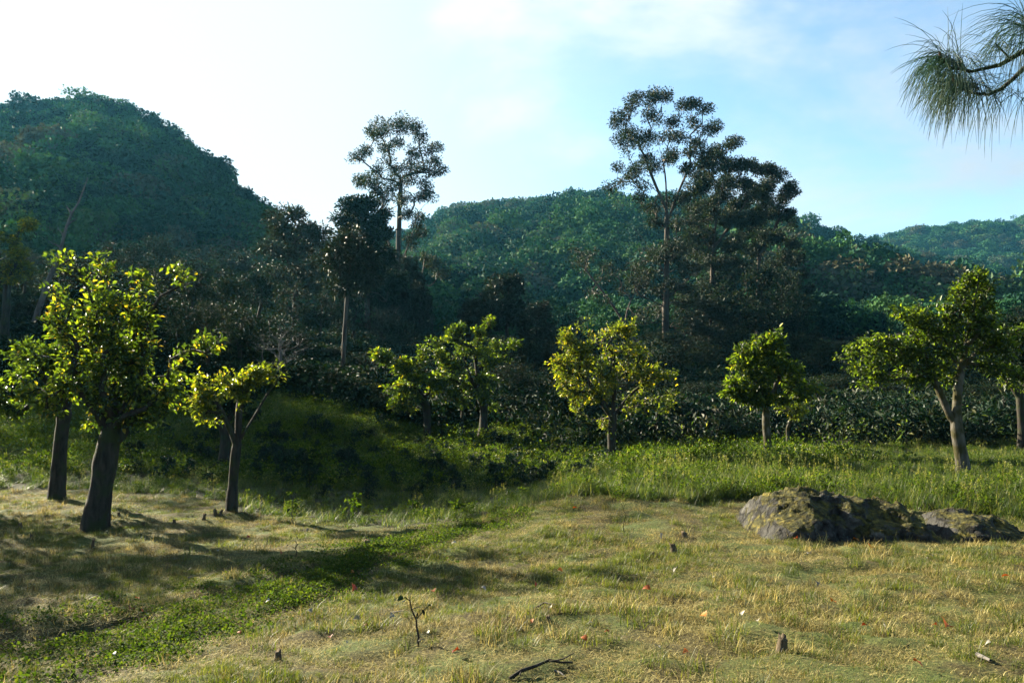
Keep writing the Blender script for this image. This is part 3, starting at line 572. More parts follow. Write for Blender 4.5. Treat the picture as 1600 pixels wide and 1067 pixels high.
def place(kind, px, pytop, Y, wpx, label, group, name=None, cat=None, r=random):
    b = P(px, 600, Y); z0 = H1(b[0], b[1]); top = P(px, pytop, Y)[2]; h = max(1.2, top-z0); s = h/9.7
    w = wpx*Y/F/ (7.2 if kind != 'conifer' else 4.9)
    ms = random.choice(PB[kind]); nm = name or {'dark': 'broadleaf_tree', 'olive': 'broadleaf_tree', 'loose': 'broadleaf_tree', 'dry': 'dry_tree', 'shrub': 'forest_shrub', 'conifer': 'conifer_tree'}[kind]
    o = empty(nm, (b[0], b[1], z0-.1), label, cat or ('shrub' if 'shrub' in nm else 'tree'), group, rz=random.uniform(0, 6.28), scale=(w, w, s))
    for n_, m_ in zip(('trunk', 'twigs', 'crown'), ms): tag(obj(n_, m_, o), kind='stuff' if n_ == 'twigs' else None)
    return o
def row(name, prof, Y0, Y1, x0, x1, wpx, kinds, labf, group):
    pr = np.array(prof, float); x = x0
    while x < x1:
        w = wpx*random.uniform(.8, 1.25); Y = random.uniform(Y0, Y1); py = np.interp(x, pr[:, 0], pr[:, 1])+random.uniform(-4, 16)
        k = random.choice(kinds); place(k, x, py, Y, w, labf(x, k), group)
        x += w*random.uniform(.5, .72)
def lab_row(rown):
    def f(x, k):
        kd = {'dark': 'dark green broadleaf tree', 'olive': 'olive tinged broadleaf tree', 'loose': 'loose crowned shaded tree', 'shrub': 'low bushy shaded shrub', 'conifer': 'dark shaded conifer', 'dry': 'grey twiggy tree'}[k]
        reg = next(t for lim, t in ((60, 'at the left edge'), (200, 'above the big shade tree'), (420, 'above the small forked tree'), (560, 'by the pale pine trunk'), (680, 'under the slender eucalyptus'), (860, 'under the flat topped pine'), (1000, 'behind the sunlit round tree'), (1100, 'under the tallest eucalyptus'), (1290, 'above the pale trunked tree'), (1430, 'left of the leaning tree'), (9999, 'behind the leaning tree')) if x < lim)
        return f'{kd}, {rown} of the wood, {reg}'
    return f
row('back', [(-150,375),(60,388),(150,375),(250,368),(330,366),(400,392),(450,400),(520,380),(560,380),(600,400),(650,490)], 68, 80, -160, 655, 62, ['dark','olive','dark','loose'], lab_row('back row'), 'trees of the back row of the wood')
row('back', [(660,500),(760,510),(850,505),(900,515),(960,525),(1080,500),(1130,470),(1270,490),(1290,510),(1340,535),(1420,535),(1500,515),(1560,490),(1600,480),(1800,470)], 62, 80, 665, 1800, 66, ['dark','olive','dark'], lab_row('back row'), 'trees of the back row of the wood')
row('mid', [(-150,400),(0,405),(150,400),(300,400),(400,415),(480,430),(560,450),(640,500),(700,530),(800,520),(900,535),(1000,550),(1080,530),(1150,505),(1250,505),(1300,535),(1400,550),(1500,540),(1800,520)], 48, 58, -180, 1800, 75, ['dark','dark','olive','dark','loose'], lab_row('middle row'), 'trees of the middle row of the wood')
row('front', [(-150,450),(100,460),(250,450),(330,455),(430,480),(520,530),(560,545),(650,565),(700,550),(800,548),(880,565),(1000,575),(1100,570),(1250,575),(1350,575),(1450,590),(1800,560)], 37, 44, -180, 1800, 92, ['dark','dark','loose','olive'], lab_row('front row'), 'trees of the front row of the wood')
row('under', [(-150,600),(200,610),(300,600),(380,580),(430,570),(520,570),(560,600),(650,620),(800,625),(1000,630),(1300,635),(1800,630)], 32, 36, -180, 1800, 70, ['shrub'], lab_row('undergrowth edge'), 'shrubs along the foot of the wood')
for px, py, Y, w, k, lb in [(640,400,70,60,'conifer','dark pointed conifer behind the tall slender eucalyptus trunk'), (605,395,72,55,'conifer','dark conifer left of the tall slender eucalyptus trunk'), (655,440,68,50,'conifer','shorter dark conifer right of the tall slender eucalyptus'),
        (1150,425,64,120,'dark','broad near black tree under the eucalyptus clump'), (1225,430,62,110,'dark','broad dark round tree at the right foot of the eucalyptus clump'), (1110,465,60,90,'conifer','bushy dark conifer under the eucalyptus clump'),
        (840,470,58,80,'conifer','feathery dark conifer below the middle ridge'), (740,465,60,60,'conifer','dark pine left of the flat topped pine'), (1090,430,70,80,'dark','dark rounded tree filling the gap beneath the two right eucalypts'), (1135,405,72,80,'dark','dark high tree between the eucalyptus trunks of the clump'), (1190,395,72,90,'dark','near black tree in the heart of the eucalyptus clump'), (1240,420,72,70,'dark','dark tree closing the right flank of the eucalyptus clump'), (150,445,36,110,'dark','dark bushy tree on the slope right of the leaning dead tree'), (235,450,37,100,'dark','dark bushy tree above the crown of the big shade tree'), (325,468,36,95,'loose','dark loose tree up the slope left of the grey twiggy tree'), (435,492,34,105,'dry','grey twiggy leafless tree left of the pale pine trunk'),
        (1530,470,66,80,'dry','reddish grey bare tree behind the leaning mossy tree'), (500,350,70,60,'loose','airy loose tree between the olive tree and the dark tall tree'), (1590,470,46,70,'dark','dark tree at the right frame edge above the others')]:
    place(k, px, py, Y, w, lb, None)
# pine with flat top (790,435) and the pale trunk pine (540)
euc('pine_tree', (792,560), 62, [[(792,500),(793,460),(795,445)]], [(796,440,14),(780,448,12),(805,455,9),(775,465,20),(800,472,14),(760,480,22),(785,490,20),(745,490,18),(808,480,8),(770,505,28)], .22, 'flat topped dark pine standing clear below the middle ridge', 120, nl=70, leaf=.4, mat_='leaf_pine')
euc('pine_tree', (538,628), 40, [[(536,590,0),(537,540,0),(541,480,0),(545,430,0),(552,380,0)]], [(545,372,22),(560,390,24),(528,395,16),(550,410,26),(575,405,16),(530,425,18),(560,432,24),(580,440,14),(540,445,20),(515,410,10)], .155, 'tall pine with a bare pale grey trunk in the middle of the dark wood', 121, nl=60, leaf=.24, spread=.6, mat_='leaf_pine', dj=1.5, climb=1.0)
# leaning dead tree, broken stick
def dead_tree(name, pts, r0, r1, stubs, label, mt='bark_grey'):
    p = np.array(pts); b = p[0].copy(); b[2] = H1(b[0], b[1]); q = p-b; q[0] = (q[0][0], q[0][1], -.3)
    t = np.linspace(0, 1, 14); cum = np.linspace(0, 1, len(q)); c = np.stack([np.interp(t, cum, q[:, k]) for k in range(3)], 1)
    c[1:-1] += rng.normal(size=(12, 3))*r0*.25
    root = empty(name, b, label, 'tree'); V, Fq = tubes([(c, np.linspace(r0, r1, 14))], 9); obj('trunk', pmesh('trunk', V, Fq, [M[mt]], smooth=True), root)
    for f_, d_ in stubs:
        k = int(f_*13); a = c[k]; dd = np.array(d_, float); pl = np.array([a, a+dd*.35+[0, 0, .03], a+dd*.7+rng.normal(size=3)*.04, a+dd]); V, Fq = tubes([(pl, np.linspace(r0*.35, .008, 4))], 5)
        obj('branch', pmesh('branch', V, Fq, [M[mt]], smooth=True), root)
    return root
dead_tree('dead_tree', [P(45,530,42), P(70,455,42), P(92,395,42), P(112,340,42), P(137,278,42)], .18, .02, [(.72, (.5,.1,.5)), (.8, (-.4,.2,.55)), (.55, (-.7,0,.4)), (.66, (-.35,0,.6)), (.9, (.15,0,.35)), (.3, (-.5,.1,.9))], 'bare grey dead tree leaning right above the wood on the left')
dead_tree('dead_snag', [P(541,630,38.5), P(541,600,38.5), P(540,580,38.5), P(536,568,38.5)], .05, .015, [(.8, (.22,0,.25)), (.6, (-.15,0,.3))], 'short white broken snag at the foot of the pale trunked pine', 'bark_pale')

# ------------------------------------------------------------------ instancing of uncountable growth
def scatter(name, pts, rz, sc, protos, tilt=None):
    me = bpy.data.meshes.new(name+'_points'); me.vertices.add(len(pts)); me.vertices.foreach_set('co', np.asarray(pts, np.float32).ravel())
    rot = np.zeros((len(pts), 3), np.float32); rot[:, 2] = rz
    if tilt is not None: rot[:, :2] = tilt
    a = me.attributes.new('rot', 'FLOAT_VECTOR', 'POINT'); a.data.foreach_set('vector', rot.ravel())
    sc = np.asarray(sc, np.float32); sc3 = np.repeat(sc[:, None], 3, 1) if sc.ndim == 1 else sc
    a = me.attributes.new('scl', 'FLOAT_VECTOR', 'POINT'); a.data.foreach_set('vector', sc3.ravel())
    o = obj(name, me); tag(o, kind='stuff')
    cc = bpy.data.collections.new(name+'_kinds')
    for k, m_ in enumerate(protos): cc.objects.link(bpy.data.objects.new(name+'_kind', m_))
    ng = bpy.data.node_groups.new(name+'_nodes', 'GeometryNodeTree'); ng.interface.new_socket('Geometry', in_out='INPUT', socket_type='NodeSocketGeometry'); ng.interface.new_socket('Geometry', in_out='OUTPUT', socket_type='NodeSocketGeometry')
    gi = ng.nodes.new('NodeGroupInput'); go = ng.nodes.new('NodeGroupOutput'); ip = ng.nodes.new('GeometryNodeInstanceOnPoints'); ci = ng.nodes.new('GeometryNodeCollectionInfo')
    ci.inputs['Collection'].default_value = cc; ci.inputs['Separate Children'].default_value = True; ci.inputs['Reset Children'].default_value = True
    ip.inputs['Pick Instance'].default_value = True
    na = ng.nodes.new('GeometryNodeInputNamedAttribute'); na.data_type = 'FLOAT_VECTOR'; na.inputs[0].default_value = 'rot'
    er = ng.nodes.new('FunctionNodeEulerToRotation'); ns = ng.nodes.new('GeometryNodeInputNamedAttribute'); ns.data_type = 'FLOAT_VECTOR'; ns.inputs[0].default_value = 'scl'
    rv = ng.nodes.new('FunctionNodeRandomValue'); rv.data_type = 'INT'; rv.inputs['Min'].default_value = 0; 
    [s for s in rv.inputs if s.name == 'Max' and s.type == 'INT'][0].default_value = len(protos)-1; [s for s in rv.inputs if s.name == 'Min' and s.type == 'INT'][0].default_value = 0
    l = ng.links.new
    l(gi.outputs[0], ip.inputs['Points']); l(ci.outputs[0], ip.inputs['Instance']); l(na.outputs['Attribute'], er.inputs[0]); l(er.outputs[0], ip.inputs['Rotation']); l(ns.outputs['Attribute'], ip.inputs['Scale'])
    l([s for s in rv.outputs if s.type == 'INT'][0], ip.inputs['Instance Index']); l(ip.outputs[0], go.inputs[0])
    md = o.modifiers.new('scatter', 'NODES'); md.node_group = ng
    return o
def blades(n, rad, h, w, r, lean=.5, mats=None, hv=.4, segs=2, curve=.5, tintlo=0, tinthi=1):
    a = r.uniform(0, 2*math.pi, n); q = rad*r.uniform(0, 1, n)**.6; b = np.stack([np.cos(a)*q, np.sin(a)*q, np.zeros(n)-.01], 1)
    da = r.uniform(0, 2*math.pi, n); ln = r.uniform(.1, 1, n)*lean; hh = h*(1+hv*r.uniform(-1, 1, n)); d = np.stack([np.cos(da), np.sin(da), np.zeros(n)], 1); sd_ = np.stack([-np.sin(da), np.cos(da), np.zeros(n)], 1)
    rows = []
    for k in range(segs+1):
        s = k/segs; c = b+d*(hh*ln*(s*.5+s*s*curve))[:, None]+np.array([0, 0, 1])*(hh*np.sqrt(np.maximum(.05, 1-ln**2*.6))*(s-.25*s*s*ln))[:, None]
        ww = w*(1-s*.92)*(.8 if k == 0 else 1); rows += [c-sd_*ww/2, c+sd_*ww/2]
    V = np.stack(rows, 1); m_ = V.shape[1]; k0 = np.arange(n)[:, None]*m_
    Fs = np.concatenate([k0+np.array([[2*k, 2*k+1, 2*k+3, 2*k+2]]) for k in range(segs)])
    return V.reshape(-1, 3), Fs, np.repeat(r.uniform(tintlo, tinthi, n), m_)
def tuft(mk, *a, **kw):
    V, Fs, T = blades(*a, **kw); return pmesh('tuft', V, Fs, [M[mk]], attrs={'tint': T})
r = np.random.default_rng(9)
def inview(x, y, margin=80):
    z = H(x, y); px, py = proj(x, y, z+.2); return (y > 1.5) & (px > -margin) & (px < 1600+margin) & (py < 1067+margin), z
# lawn straw mat
def area_pts(n, x0, x1, y0, y1, r, power=1.0):
    return r.uniform(x0, x1, n), y0+(y1-y0)*r.uniform(0, 1, n)**power
def near_pts(dens0, y0, y1, halfw, r):
    """denser near the camera"""
    out = []
    for a in np.arange(y0, y1, 1.0):
        wx = min(halfw, (a+1)*.78+1); n = int(dens0(a)*wx*2); out.append(np.c_[r.uniform(-wx, wx, n), r.uniform(a, a+1, n)])
    q = np.concatenate(out); return q[:, 0], q[:, 1]
straw_p = [tuft('straw', 110, .22, .044, .0050, r, lean=1.7, hv=.7) for k in range(4)]
x, y = near_pts(lambda a: np.interp(a, [3, 8, 18], [95, 75, 40]), 3, 19, 15, r)
d12 = np.minimum(poly_dist(x, y, rut1), poly_dist(x, y, rut2)); keep = (wild(x, y) < .6) & (d12 > .10+.1*r.uniform(size=len(x))) & (r.uniform(size=len(x)) < np.clip(.35+(fbm(x*3.5, y*3.5, 90)-.38)*5, .12, 1)); x, y = x[keep], y[keep]; z = H(x, y)
scatter('dry_grass', np.c_[x, y, z], r.uniform(0, 6.28, len(x)), (lambda q, n_: np.c_[q, q, q*(.25+.85*n_**1.6*r.uniform(.6, 1.4, len(x)))])(r.uniform(.7, 1.25, len(x)), fbm(x*2.2, y*2.2, 91)), straw_p)
green_p = [tuft('green_blade', 46, .10, .068, .0065, r, lean=.8, hv=.5) for k in range(4)]
x, y = near_pts(lambda a: np.interp(a, [3, 8, 18], [230, 170, 100]), 3, 19, 15, r)
gm = fbm(x*.55, y*.8, 40)*.65+fbm(x*2.6, y*2.6, 41)*.35
s1, s2 = poly_dist(x, y, rut1), poly_dist(x, y, rut2); side = np.exp(-(np.minimum(abs(s1-.55), abs(s2-.5))/.5)**2)
keep = (wild(x, y) < .7) & (r.uniform(size=len(x)) < np.clip((gm-.44)*6, .10, 1)+side*.5) & (np.minimum(s1, s2) > .16); x, y, gm = x[keep], y[keep], gm[keep]
scatter('lawn_grass', np.c_[x, y, H(x, y)], r.uniform(0, 6.28, len(x)), r.uniform(.35, 1.25, len(x))*(.28+.6*np.clip((gm-.4)*3, 0, 1))*(1-.45*np.exp(-(np.minimum(poly_dist(x, y, rut1), poly_dist(x, y, rut2))/.8)**2)), green_p)
dome_p = [tuft('green_blade', 70, .10, .10, .006, r, lean=1.3, hv=.5) for k in range(2)]+[tuft('straw', 90, .12, .09, .006, r, lean=1.5, hv=.5) for k in range(2)]
x, y = near_pts(lambda a: np.interp(a, [3, 8, 18], [26, 20, 12]), 3, 18, 15, r)
keep = (wild(x, y) < .6) & (fbm(x*1.1, y*1.6, 47) > .47) & (poly_dist(x, y, rut1) > .3) & (poly_dist(x, y, rut2) > .3); x, y = x[keep], y[keep]
scatter('grass_clumps', np.c_[x, y, H(x, y)], r.uniform(0, 6.28, len(x)), r.uniform(.5, 1.35, len(x)), dome_p)
# broad low leaves along the track
def herb(n, rad, h, leaf, r, key, up=1.0, aspect=.8):
    a = r.uniform(0, 6.28, n); q = rad*r.uniform(0, 1, n)**.6; pos = np.stack([np.cos(a)*q, np.sin(a)*q, h*r.uniform(.2, 1, n)], 1)
    V, Fs, T = leaves(pos, leaf, aspect, up, r); return pmesh('herb', V, Fs, [M[key]], attrs={'tint': T})
clov = [herb(90, .20, .028, .022, r, 'clover') for k in range(3)]
x, y = near_pts(lambda a: np.interp(a, [3, 8, 18], [150, 120, 70]), 3, 17, 15, r)
s1, s2 = poly_dist(x, y, rut1), poly_dist(x, y, rut2)
between = np.clip(1.2-(s1+s2)/ (poly_dist(rut2[:, 0], rut2[:, 1], rut1).mean()*1.35), 0, 1)
lowleft = (x < -1.2) & (y < 8.5)
msk = np.maximum(between*1.5, np.exp(-(s1/.5)**2)*.5)+np.exp(-(s2/.35)**2)*.25
keep = (wild(x, y) < .6) & (r.uniform(size=len(x)) < msk*np.clip(fbm(x*1.9, y*1.9, 44)*3.0-.35, .25, 1)) & (s1 > .16) & (s2 > .12)
x, y = x[keep], y[keep]; scatter('low_herbs', np.c_[x, y, H(x, y)], r.uniform(0, 6.28, len(x)), r.uniform(.7, 1.3, len(x)), clov)
# long grass
tall_p = [tuft('tall_blade', 44, .17, .36, .012, r, lean=.75, hv=.5, segs=3, curve=.8) for k in range(5)]
def wild_pts(n, x0, x1, y0, y1): 
    x = r.uniform(x0, x1, n); y = r.uniform(y0, y1, n); k = wild(x, y) > r.uniform(.3, .9, n); return x[k], y[k]
x1_, y1_ = wild_pts(9000, .8, 16, 10.5, 20); x2_, y2_ = wild_pts(16000, -22, 6, 13, 33); x3_, y3_ = wild_pts(7000, 0, 26, 18, 32); x4_, y4_ = wild_pts(5000, -34, 0, 24, 40)
x = np.concatenate([x1_, x2_, x3_, x4_]); y = np.concatenate([y1_, y2_, y3_, y4_]); keep = poly_dist(x, y, trk2) > .6; x, y = x[keep], y[keep]
hump = np.exp(-((y-edgeY(x)-2.0)/2.6)**2)*(x > 1)
sc = r.uniform(.55, 1.1, len(x))*(.35+.55*fbm(x*.7, y*.7, 60)+.28*hump)
ok_, z = inview(x, y, 200); x, y, z, sc = x[ok_], y[ok_], z[ok_], sc[ok_]
scatter('long_grass', np.c_[x, y, z], r.uniform(0, 6.28, len(x)), np.c_[sc*1.1, sc*1.1, sc*r.uniform(.42, .8, len(x))], tall_p)
def stalk(r):
    V, Fs, T = blades(5, .12, .75, .006, r, lean=.35, hv=.25, segs=3, tintlo=.7); tops = V.reshape(5, -1, 3)[:, -1]; pos = np.repeat(tops, 14, 0)+r.normal(size=(70, 3))*[.012, .012, .05]
    V2, F2, T2 = leaves(pos, .035, .4, .2, r, direction=np.array([0, 0, 1.2])); n = len(V); F2 = np.c_[F2, F2[:, :1]][:, :3]
    return pmesh('seed_stalk', np.concatenate([V, V2]), [Fs, F2+n], [M['tall_blade']], attrs={'tint': np.concatenate([T, .85+.15*T2])})
k = r.uniform(size=len(x)) < .07; scatter('seed_stalks', np.c_[x[k], y[k], z[k]], r.uniform(0, 6.28, k.sum()), sc[k]*.68, [stalk(r) for q in range(4)])
weed_p = [herb(90, .22, .40, .07, r, 'clover', up=.6, aspect=.45) for k in range(3)]
k = r.uniform(size=len(x)) < .16; scatter('weeds', np.c_[x[k], y[k], z[k]], r.uniform(0, 6.28, k.sum()), sc[k]*.8, weed_p)
# dark herbs under the wood
x = r.uniform(3.2, 9.5, 900); y = r.uniform(9.2, 12.8, 900); bz_ = (np.abs(y-10.05-.12*np.sin(x*3)) < .14) | ((y > 11.7) & (y < 12.3)); x, y = x[bz_], y[bz_]
scatter('boulder_foot_grass', np.c_[x, y, H(x, y)], r.uniform(0, 6.28, len(x)), r.uniform(.4, 1.2, len(x)), green_p+straw_p)
und = [herb(160, .8, .7, .2, r, 'leaf_dark', up=.6, aspect=.5) for k in range(3)]
x = r.uniform(-50, 60, 9000); y = r.uniform(27, 75, 9000); k = (y > 31+(fbm(x*.2, y*.2, 70)-.5)*6) & (abs(x) < y*.8+5); x, y = x[k], y[k]
scatter('undergrowth', np.c_[x, y, H(x, y)], r.uniform(0, 6.28, len(x)), r.uniform(.6, 1.4, len(x)), und)

low_p = [herb(110, .8, .8, .13, r, 'clover', up=.5, aspect=.45) for k in range(2)]+[herb(120, .8, .6, .11, r, 'tall_blade', up=.4, aspect=.4) for k in range(2)]
x = r.uniform(-30, 9, 6500); y = r.uniform(18.5, 35, 6500); k = (wild(x, y) > .9) & (abs(x) < y*.8+2) & (y > edgeY(x)+2.2) & (fbm(x*.7, y*.7, 71) > .36); x, y = x[k], y[k]
scatter('low_bushes', np.c_[x, y, H(x, y)], r.uniform(0, 6.28, len(x)), r.uniform(.25, .68, len(x)), low_p)
x = r.uniform(1, 34, 460); y = r.uniform(24.5, 36, 460); k = (poly_dist(x, y, trk2) > 1.0) & (np.abs(x) < y*.85); x, y = x[k], y[k]
scatter('hedge_weeds', np.c_[x, y, H(x, y)], r.uniform(0, 6.28, len(x)), r.uniform(.5, 1.5, len(x)), [herb(110, .8, .9, .15, r, 'leaf_olive', up=.5, aspect=.4), herb(110, .8, .9, .2, r, 'leaf_dark', up=.4, aspect=.3), herb(90, .8, .7, .12, r, 'tall_blade', up=.4, aspect=.3)])
# ------------------------------------------------------------------ woods covering the hills
def hill_proto(seed, n=420, bare=False, leaf=.75):
    r = np.random.default_rng(seed); bl = [[0, 0, 3.0, 2.9, 2.9, 2.3]]+[[r.normal()*1.3, r.normal()*1.3, r.uniform(3.2, 4.9), r.uniform(.9, 1.4), r.uniform(.9, 1.4), r.uniform(.7, 1.1)] for k in range(4)]
    p = in_blobs(bl, n, r, .88); p = p[p[:, 2] > .6]; o = unit(p-np.array([0, 0, 2.5]))
    V, Fs, T = leaves(p, leaf, .75, .2, r, direction=o*.2, outward=o, face_out=1.2, tint=.5+.06*r.normal(size=len(p)))
    V2, F2 = tubes([(np.array([[0, 0, -2], [0, 0, 3.]]), np.array([.25, .12]))], 4)
    nv = len(V); me = pmesh('hill_tree', np.concatenate([V, V2]), [Fs, F2+nv], [M['leaf_hill'], M['bark_dark']], midx=[0]*len(Fs)+[1]*len(F2), attrs={'tint': np.concatenate([T, np.zeros(len(V2))])}); return me
HP = [hill_proto(300+k, n=[900, 900, 800, 500, 1000][k], leaf=.52) for k in range(5)]
HPn = [hill_proto(330+k, n=[1100, 1100, 800, 1300][k], leaf=.42) for k in range(4)]
def cover(name, hz, x0, x1, y0, y1, sp_, s0, s1, protos, seed, lim=(-250, 1850)):
    s1 *= 1.0
    r = np.random.default_rng(seed); gx, gy = np.meshgrid(np.arange(x0, x1, sp_), np.arange(y0, y1, sp_)); x = (gx+r.uniform(-.5, .5, gx.shape)*sp_).ravel(); y = (gy+r.uniform(-.5, .5, gy.shape)*sp_).ravel()
    z = hz(x, y); px, py = proj(x, y, z); k = (px > lim[0]) & (px < lim[1]); x, y, z = x[k], y[k], z[k]
    s = r.uniform(s0, s1, len(x))*(.8+.5*fbm(x/25, y/25, seed)); print(name, len(x))
    scatter(name, np.c_[x, y, z-.3], r.uniform(0, 6.28, len(x)), np.c_[s, s, s*r.uniform(.75, 1.15, len(x))], protos)
cover('left_hill_wood', lh, -175, 0, 82, 205, 3.3, .45, 1.25, HPn, 401)
cover('middle_hill_wood', mh, -160, 480, 150, 440, 6.2, .7, 2.0, HP, 402)
cover('right_hill_wood', rh, 150, 900, 430, 740, 9, 1.3, 2.2, HP, 403, lim=(1200, 1800))

def vfl(x, y): return Hs(x, y)
cover('valley_wood', vfl, -120, 170, 84, 150, 4.0, .45, .9, HPn, 404)
# ------------------------------------------------------------------ coffee shrubs
def coffee_proto(seed):
    r = np.random.default_rng(seed); pos = []
    ch = []
    for k in range(16):
        a = r.uniform(0, 6.28); z = r.uniform(.1, .8); l_ = r.uniform(.25, .5)*(1.1-z*.6); p = np.array([[0, 0, z], [math.cos(a)*l_*.5, math.sin(a)*l_*.5, z+.12], [math.cos(a)*l_, math.sin(a)*l_, z+.08]])
        ch.append((p, np.array([.008, .006, .003])))
        for s in np.linspace(.3, 1, 7): pos.append(p[0]*(1-s)+p[2]*s+[0, 0, .1*math.sin(s*3)])
    pos = np.repeat(np.array(pos), 4, 0)+r.normal(size=(len(pos)*4, 3))*.035
    V, Fs, T = leaves(pos, .105, .42, .5, r, hero=False, direction=np.array([0, 0, -.3])+unit(pos*[1, 1, 0])*.5)
    V2, F2 = tubes([(np.array([[0, 0, -.1], [.01, 0, .5], [0, 0, .95]]), np.array([.018, .013, .006]))]+ch, 5)
    return pmesh('foliage', V, Fs, [M['leaf_coffee']], attrs={'tint': T}), pmesh('stem', V2, F2, [M['bark_dark']])
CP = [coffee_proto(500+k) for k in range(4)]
def coffee(x, y, s, label, group):
    o = empty('coffee_shrub', (x, y, H1(x, y)), label, 'shrub', group, random.uniform(0, 6.28), (s, s, s*random.uniform(.8, 1.1))); f_, st = random.choice(CP)
    obj('foliage', f_, o); obj('stem', st, o)
cnt = 0
ORD = 'first second third fourth fifth sixth seventh eighth ninth tenth eleventh twelfth thirteenth fourteenth'.split()
def DST(y): return ('at their foot', 'a little behind', 'well behind', 'far behind')[int(min(3.99, max(0, (y-19)/2)))]
def ACR(px, a, b): return ('at its left end', 'left of its middle', 'at its middle', 'right of its middle', 'at its right end')[int(min(4.99, max(0, (px-a)/(b-a)*5)))]
for ry in range(14):
    for k in range(30):
        y = 17.5+ry*.95+random.uniform(-.35, .35); x = -10.5+k*.95+ry*.2+random.uniform(-.45, .45); px, py = proj(x, y, H1(x, y))
        if not (430 < px < 1010) or y < edgeY(x)+1.4 or (px < 560 and y > 27) or random.random() < .10: continue
        if x > 1.5 and y < 18.5: continue
        coffee(x, y, random.uniform(.38, .68), f'young coffee shrub in the hollow, {ORD[ry]} row from the lawn, {ACR(px, 430, 1010)}', 'coffee shrubs in the hollow'); cnt += 1
for ry in range(5):
    for k in range(34):
        y = 26+ry*1.35+random.uniform(-.3, .3); x = 4+k*.85+random.uniform(-.25, .25); px, py = proj(x, y, H1(x, y))
        if not (960 < px < 1680) or (k+ry) % 1 or poly_dist(np.array([x]), np.array([y]), trk2)[0] < .8: continue
        coffee(x, y, random.uniform(1.0, 1.6), f'tall glossy coffee shrub, {ORD[ry]} hedge row below the wood, {ACR(px, 960, 1680)}', 'coffee hedge rows below the wood'); cnt += 1
for k in range(60):
    px = random.uniform(150, 560); y = random.uniform(19, 27); p = P(px, 700, y)
    coffee(p[0], y, (.36, .5, .62, .78)[k % 4], f'{["tiny","small","knee high","larger"][k % 4]} coffee shrub behind the left trees, {DST(y)}, {ACR(px, 150, 560)}', 'coffee shrubs behind the left trees'); cnt += 1
print('coffee', cnt)

# ------------------------------------------------------------------ boulders
def rock_mat():
    m, t = mat('mossy_rock'); l = t.links.new
    tc = N(t, 'ShaderNodeTexCoord'); n = N(t, 'ShaderNodeTexNoise', i_Scale=3.2, i_Detail=9.0, i_Roughness=.68); l(tc.outputs['Object'], n.inputs['Vector'])
    r1 = ramp(t, [(.35, (.008,.008,.008)), (.55, (.036,.035,.032)), (.7, (.13,.126,.115))]); l(n.outputs['Fac'], r1.inputs[0])
    n2 = N(t, 'ShaderNodeTexNoise', i_Scale=2.0, i_Detail=8.0, i_Roughness=.7); l(tc.outputs['Object'], n2.inputs['Vector'])
    ge = N(t, 'ShaderNodeNewGeometry'); sx = N(t, 'ShaderNodeSeparateXYZ'); l(ge.outputs['Normal'], sx.inputs[0])
    ma = N(t, 'ShaderNodeMath', operation='MULTIPLY_ADD'); l(sx.outputs['Z'], ma.inputs[0]); ma.inputs[1].default_value = .28; l(n2.outputs['Fac'], ma.inputs[2])
    r2 = ramp(t, [(.63, 0.0), (.70, 1.0)]); l(ma.outputs[0], r2.inputs[0])
    n3 = N(t, 'ShaderNodeTexNoise', i_Scale=14.0, i_Detail=6.0); l(tc.outputs['Object'], n3.inputs['Vector']); r3 = ramp(t, [(.35, (.012,.013,.004)), (.55, (.045,.042,.009)), (.7, (.12,.095,.016))]); l(n3.outputs['Fac'], r3.inputs[0])
    mc = N(t, 'ShaderNodeMix', data_type='RGBA'); l(r2.outputs[0], mc.inputs[0]); l(r1.outputs[0], mc.inputs[6]); l(r3.outputs[0], mc.inputs[7])
    pb = N(t, 'ShaderNodeBsdfPrincipled'); l(mc.outputs[2], pb.inputs['Base Color']); pb.inputs['Roughness'].default_value = .92; pb.inputs['Specular IOR Level'].default_value = .2
    b = N(t, 'ShaderNodeBump'); b.inputs['Strength'].default_value = .9; b.inputs['Distance'].default_value = .06
    vo = N(t, 'ShaderNodeTexVoronoi', feature='DISTANCE_TO_EDGE', i_Scale=3.2); wv = N(t, 'ShaderNodeVectorMath', operation='MULTIPLY_ADD'); l(n.outputs['Color'], wv.inputs[0]); wv.inputs[1].default_value = (.35, .35, .35); l(tc.outputs['Object'], wv.inputs[2]); l(wv.outputs[0], vo.inputs['Vector'])
    vr = ramp(t, [(0, 0.0), (.06, 1.0)]); l(vo.outputs['Distance'], vr.inputs[0]); a0 = N(t, 'ShaderNodeMath', operation='ADD'); l(n.outputs['Fac'], a0.inputs[0]); l(vr.outputs[0], a0.inputs[1])
    ad = N(t, 'ShaderNodeMath', operation='ADD'); l(a0.outputs[0], ad.inputs[0]); l(n3.outputs['Fac'], ad.inputs[1]); l(ad.outputs[0], b.inputs['Height']); l(b.outputs[0], pb.inputs['Normal'])
    o = N(t, 'ShaderNodeOutputMaterial'); l(pb.outputs[0], o.inputs[0]); return m
M['rock'] = rock_mat()
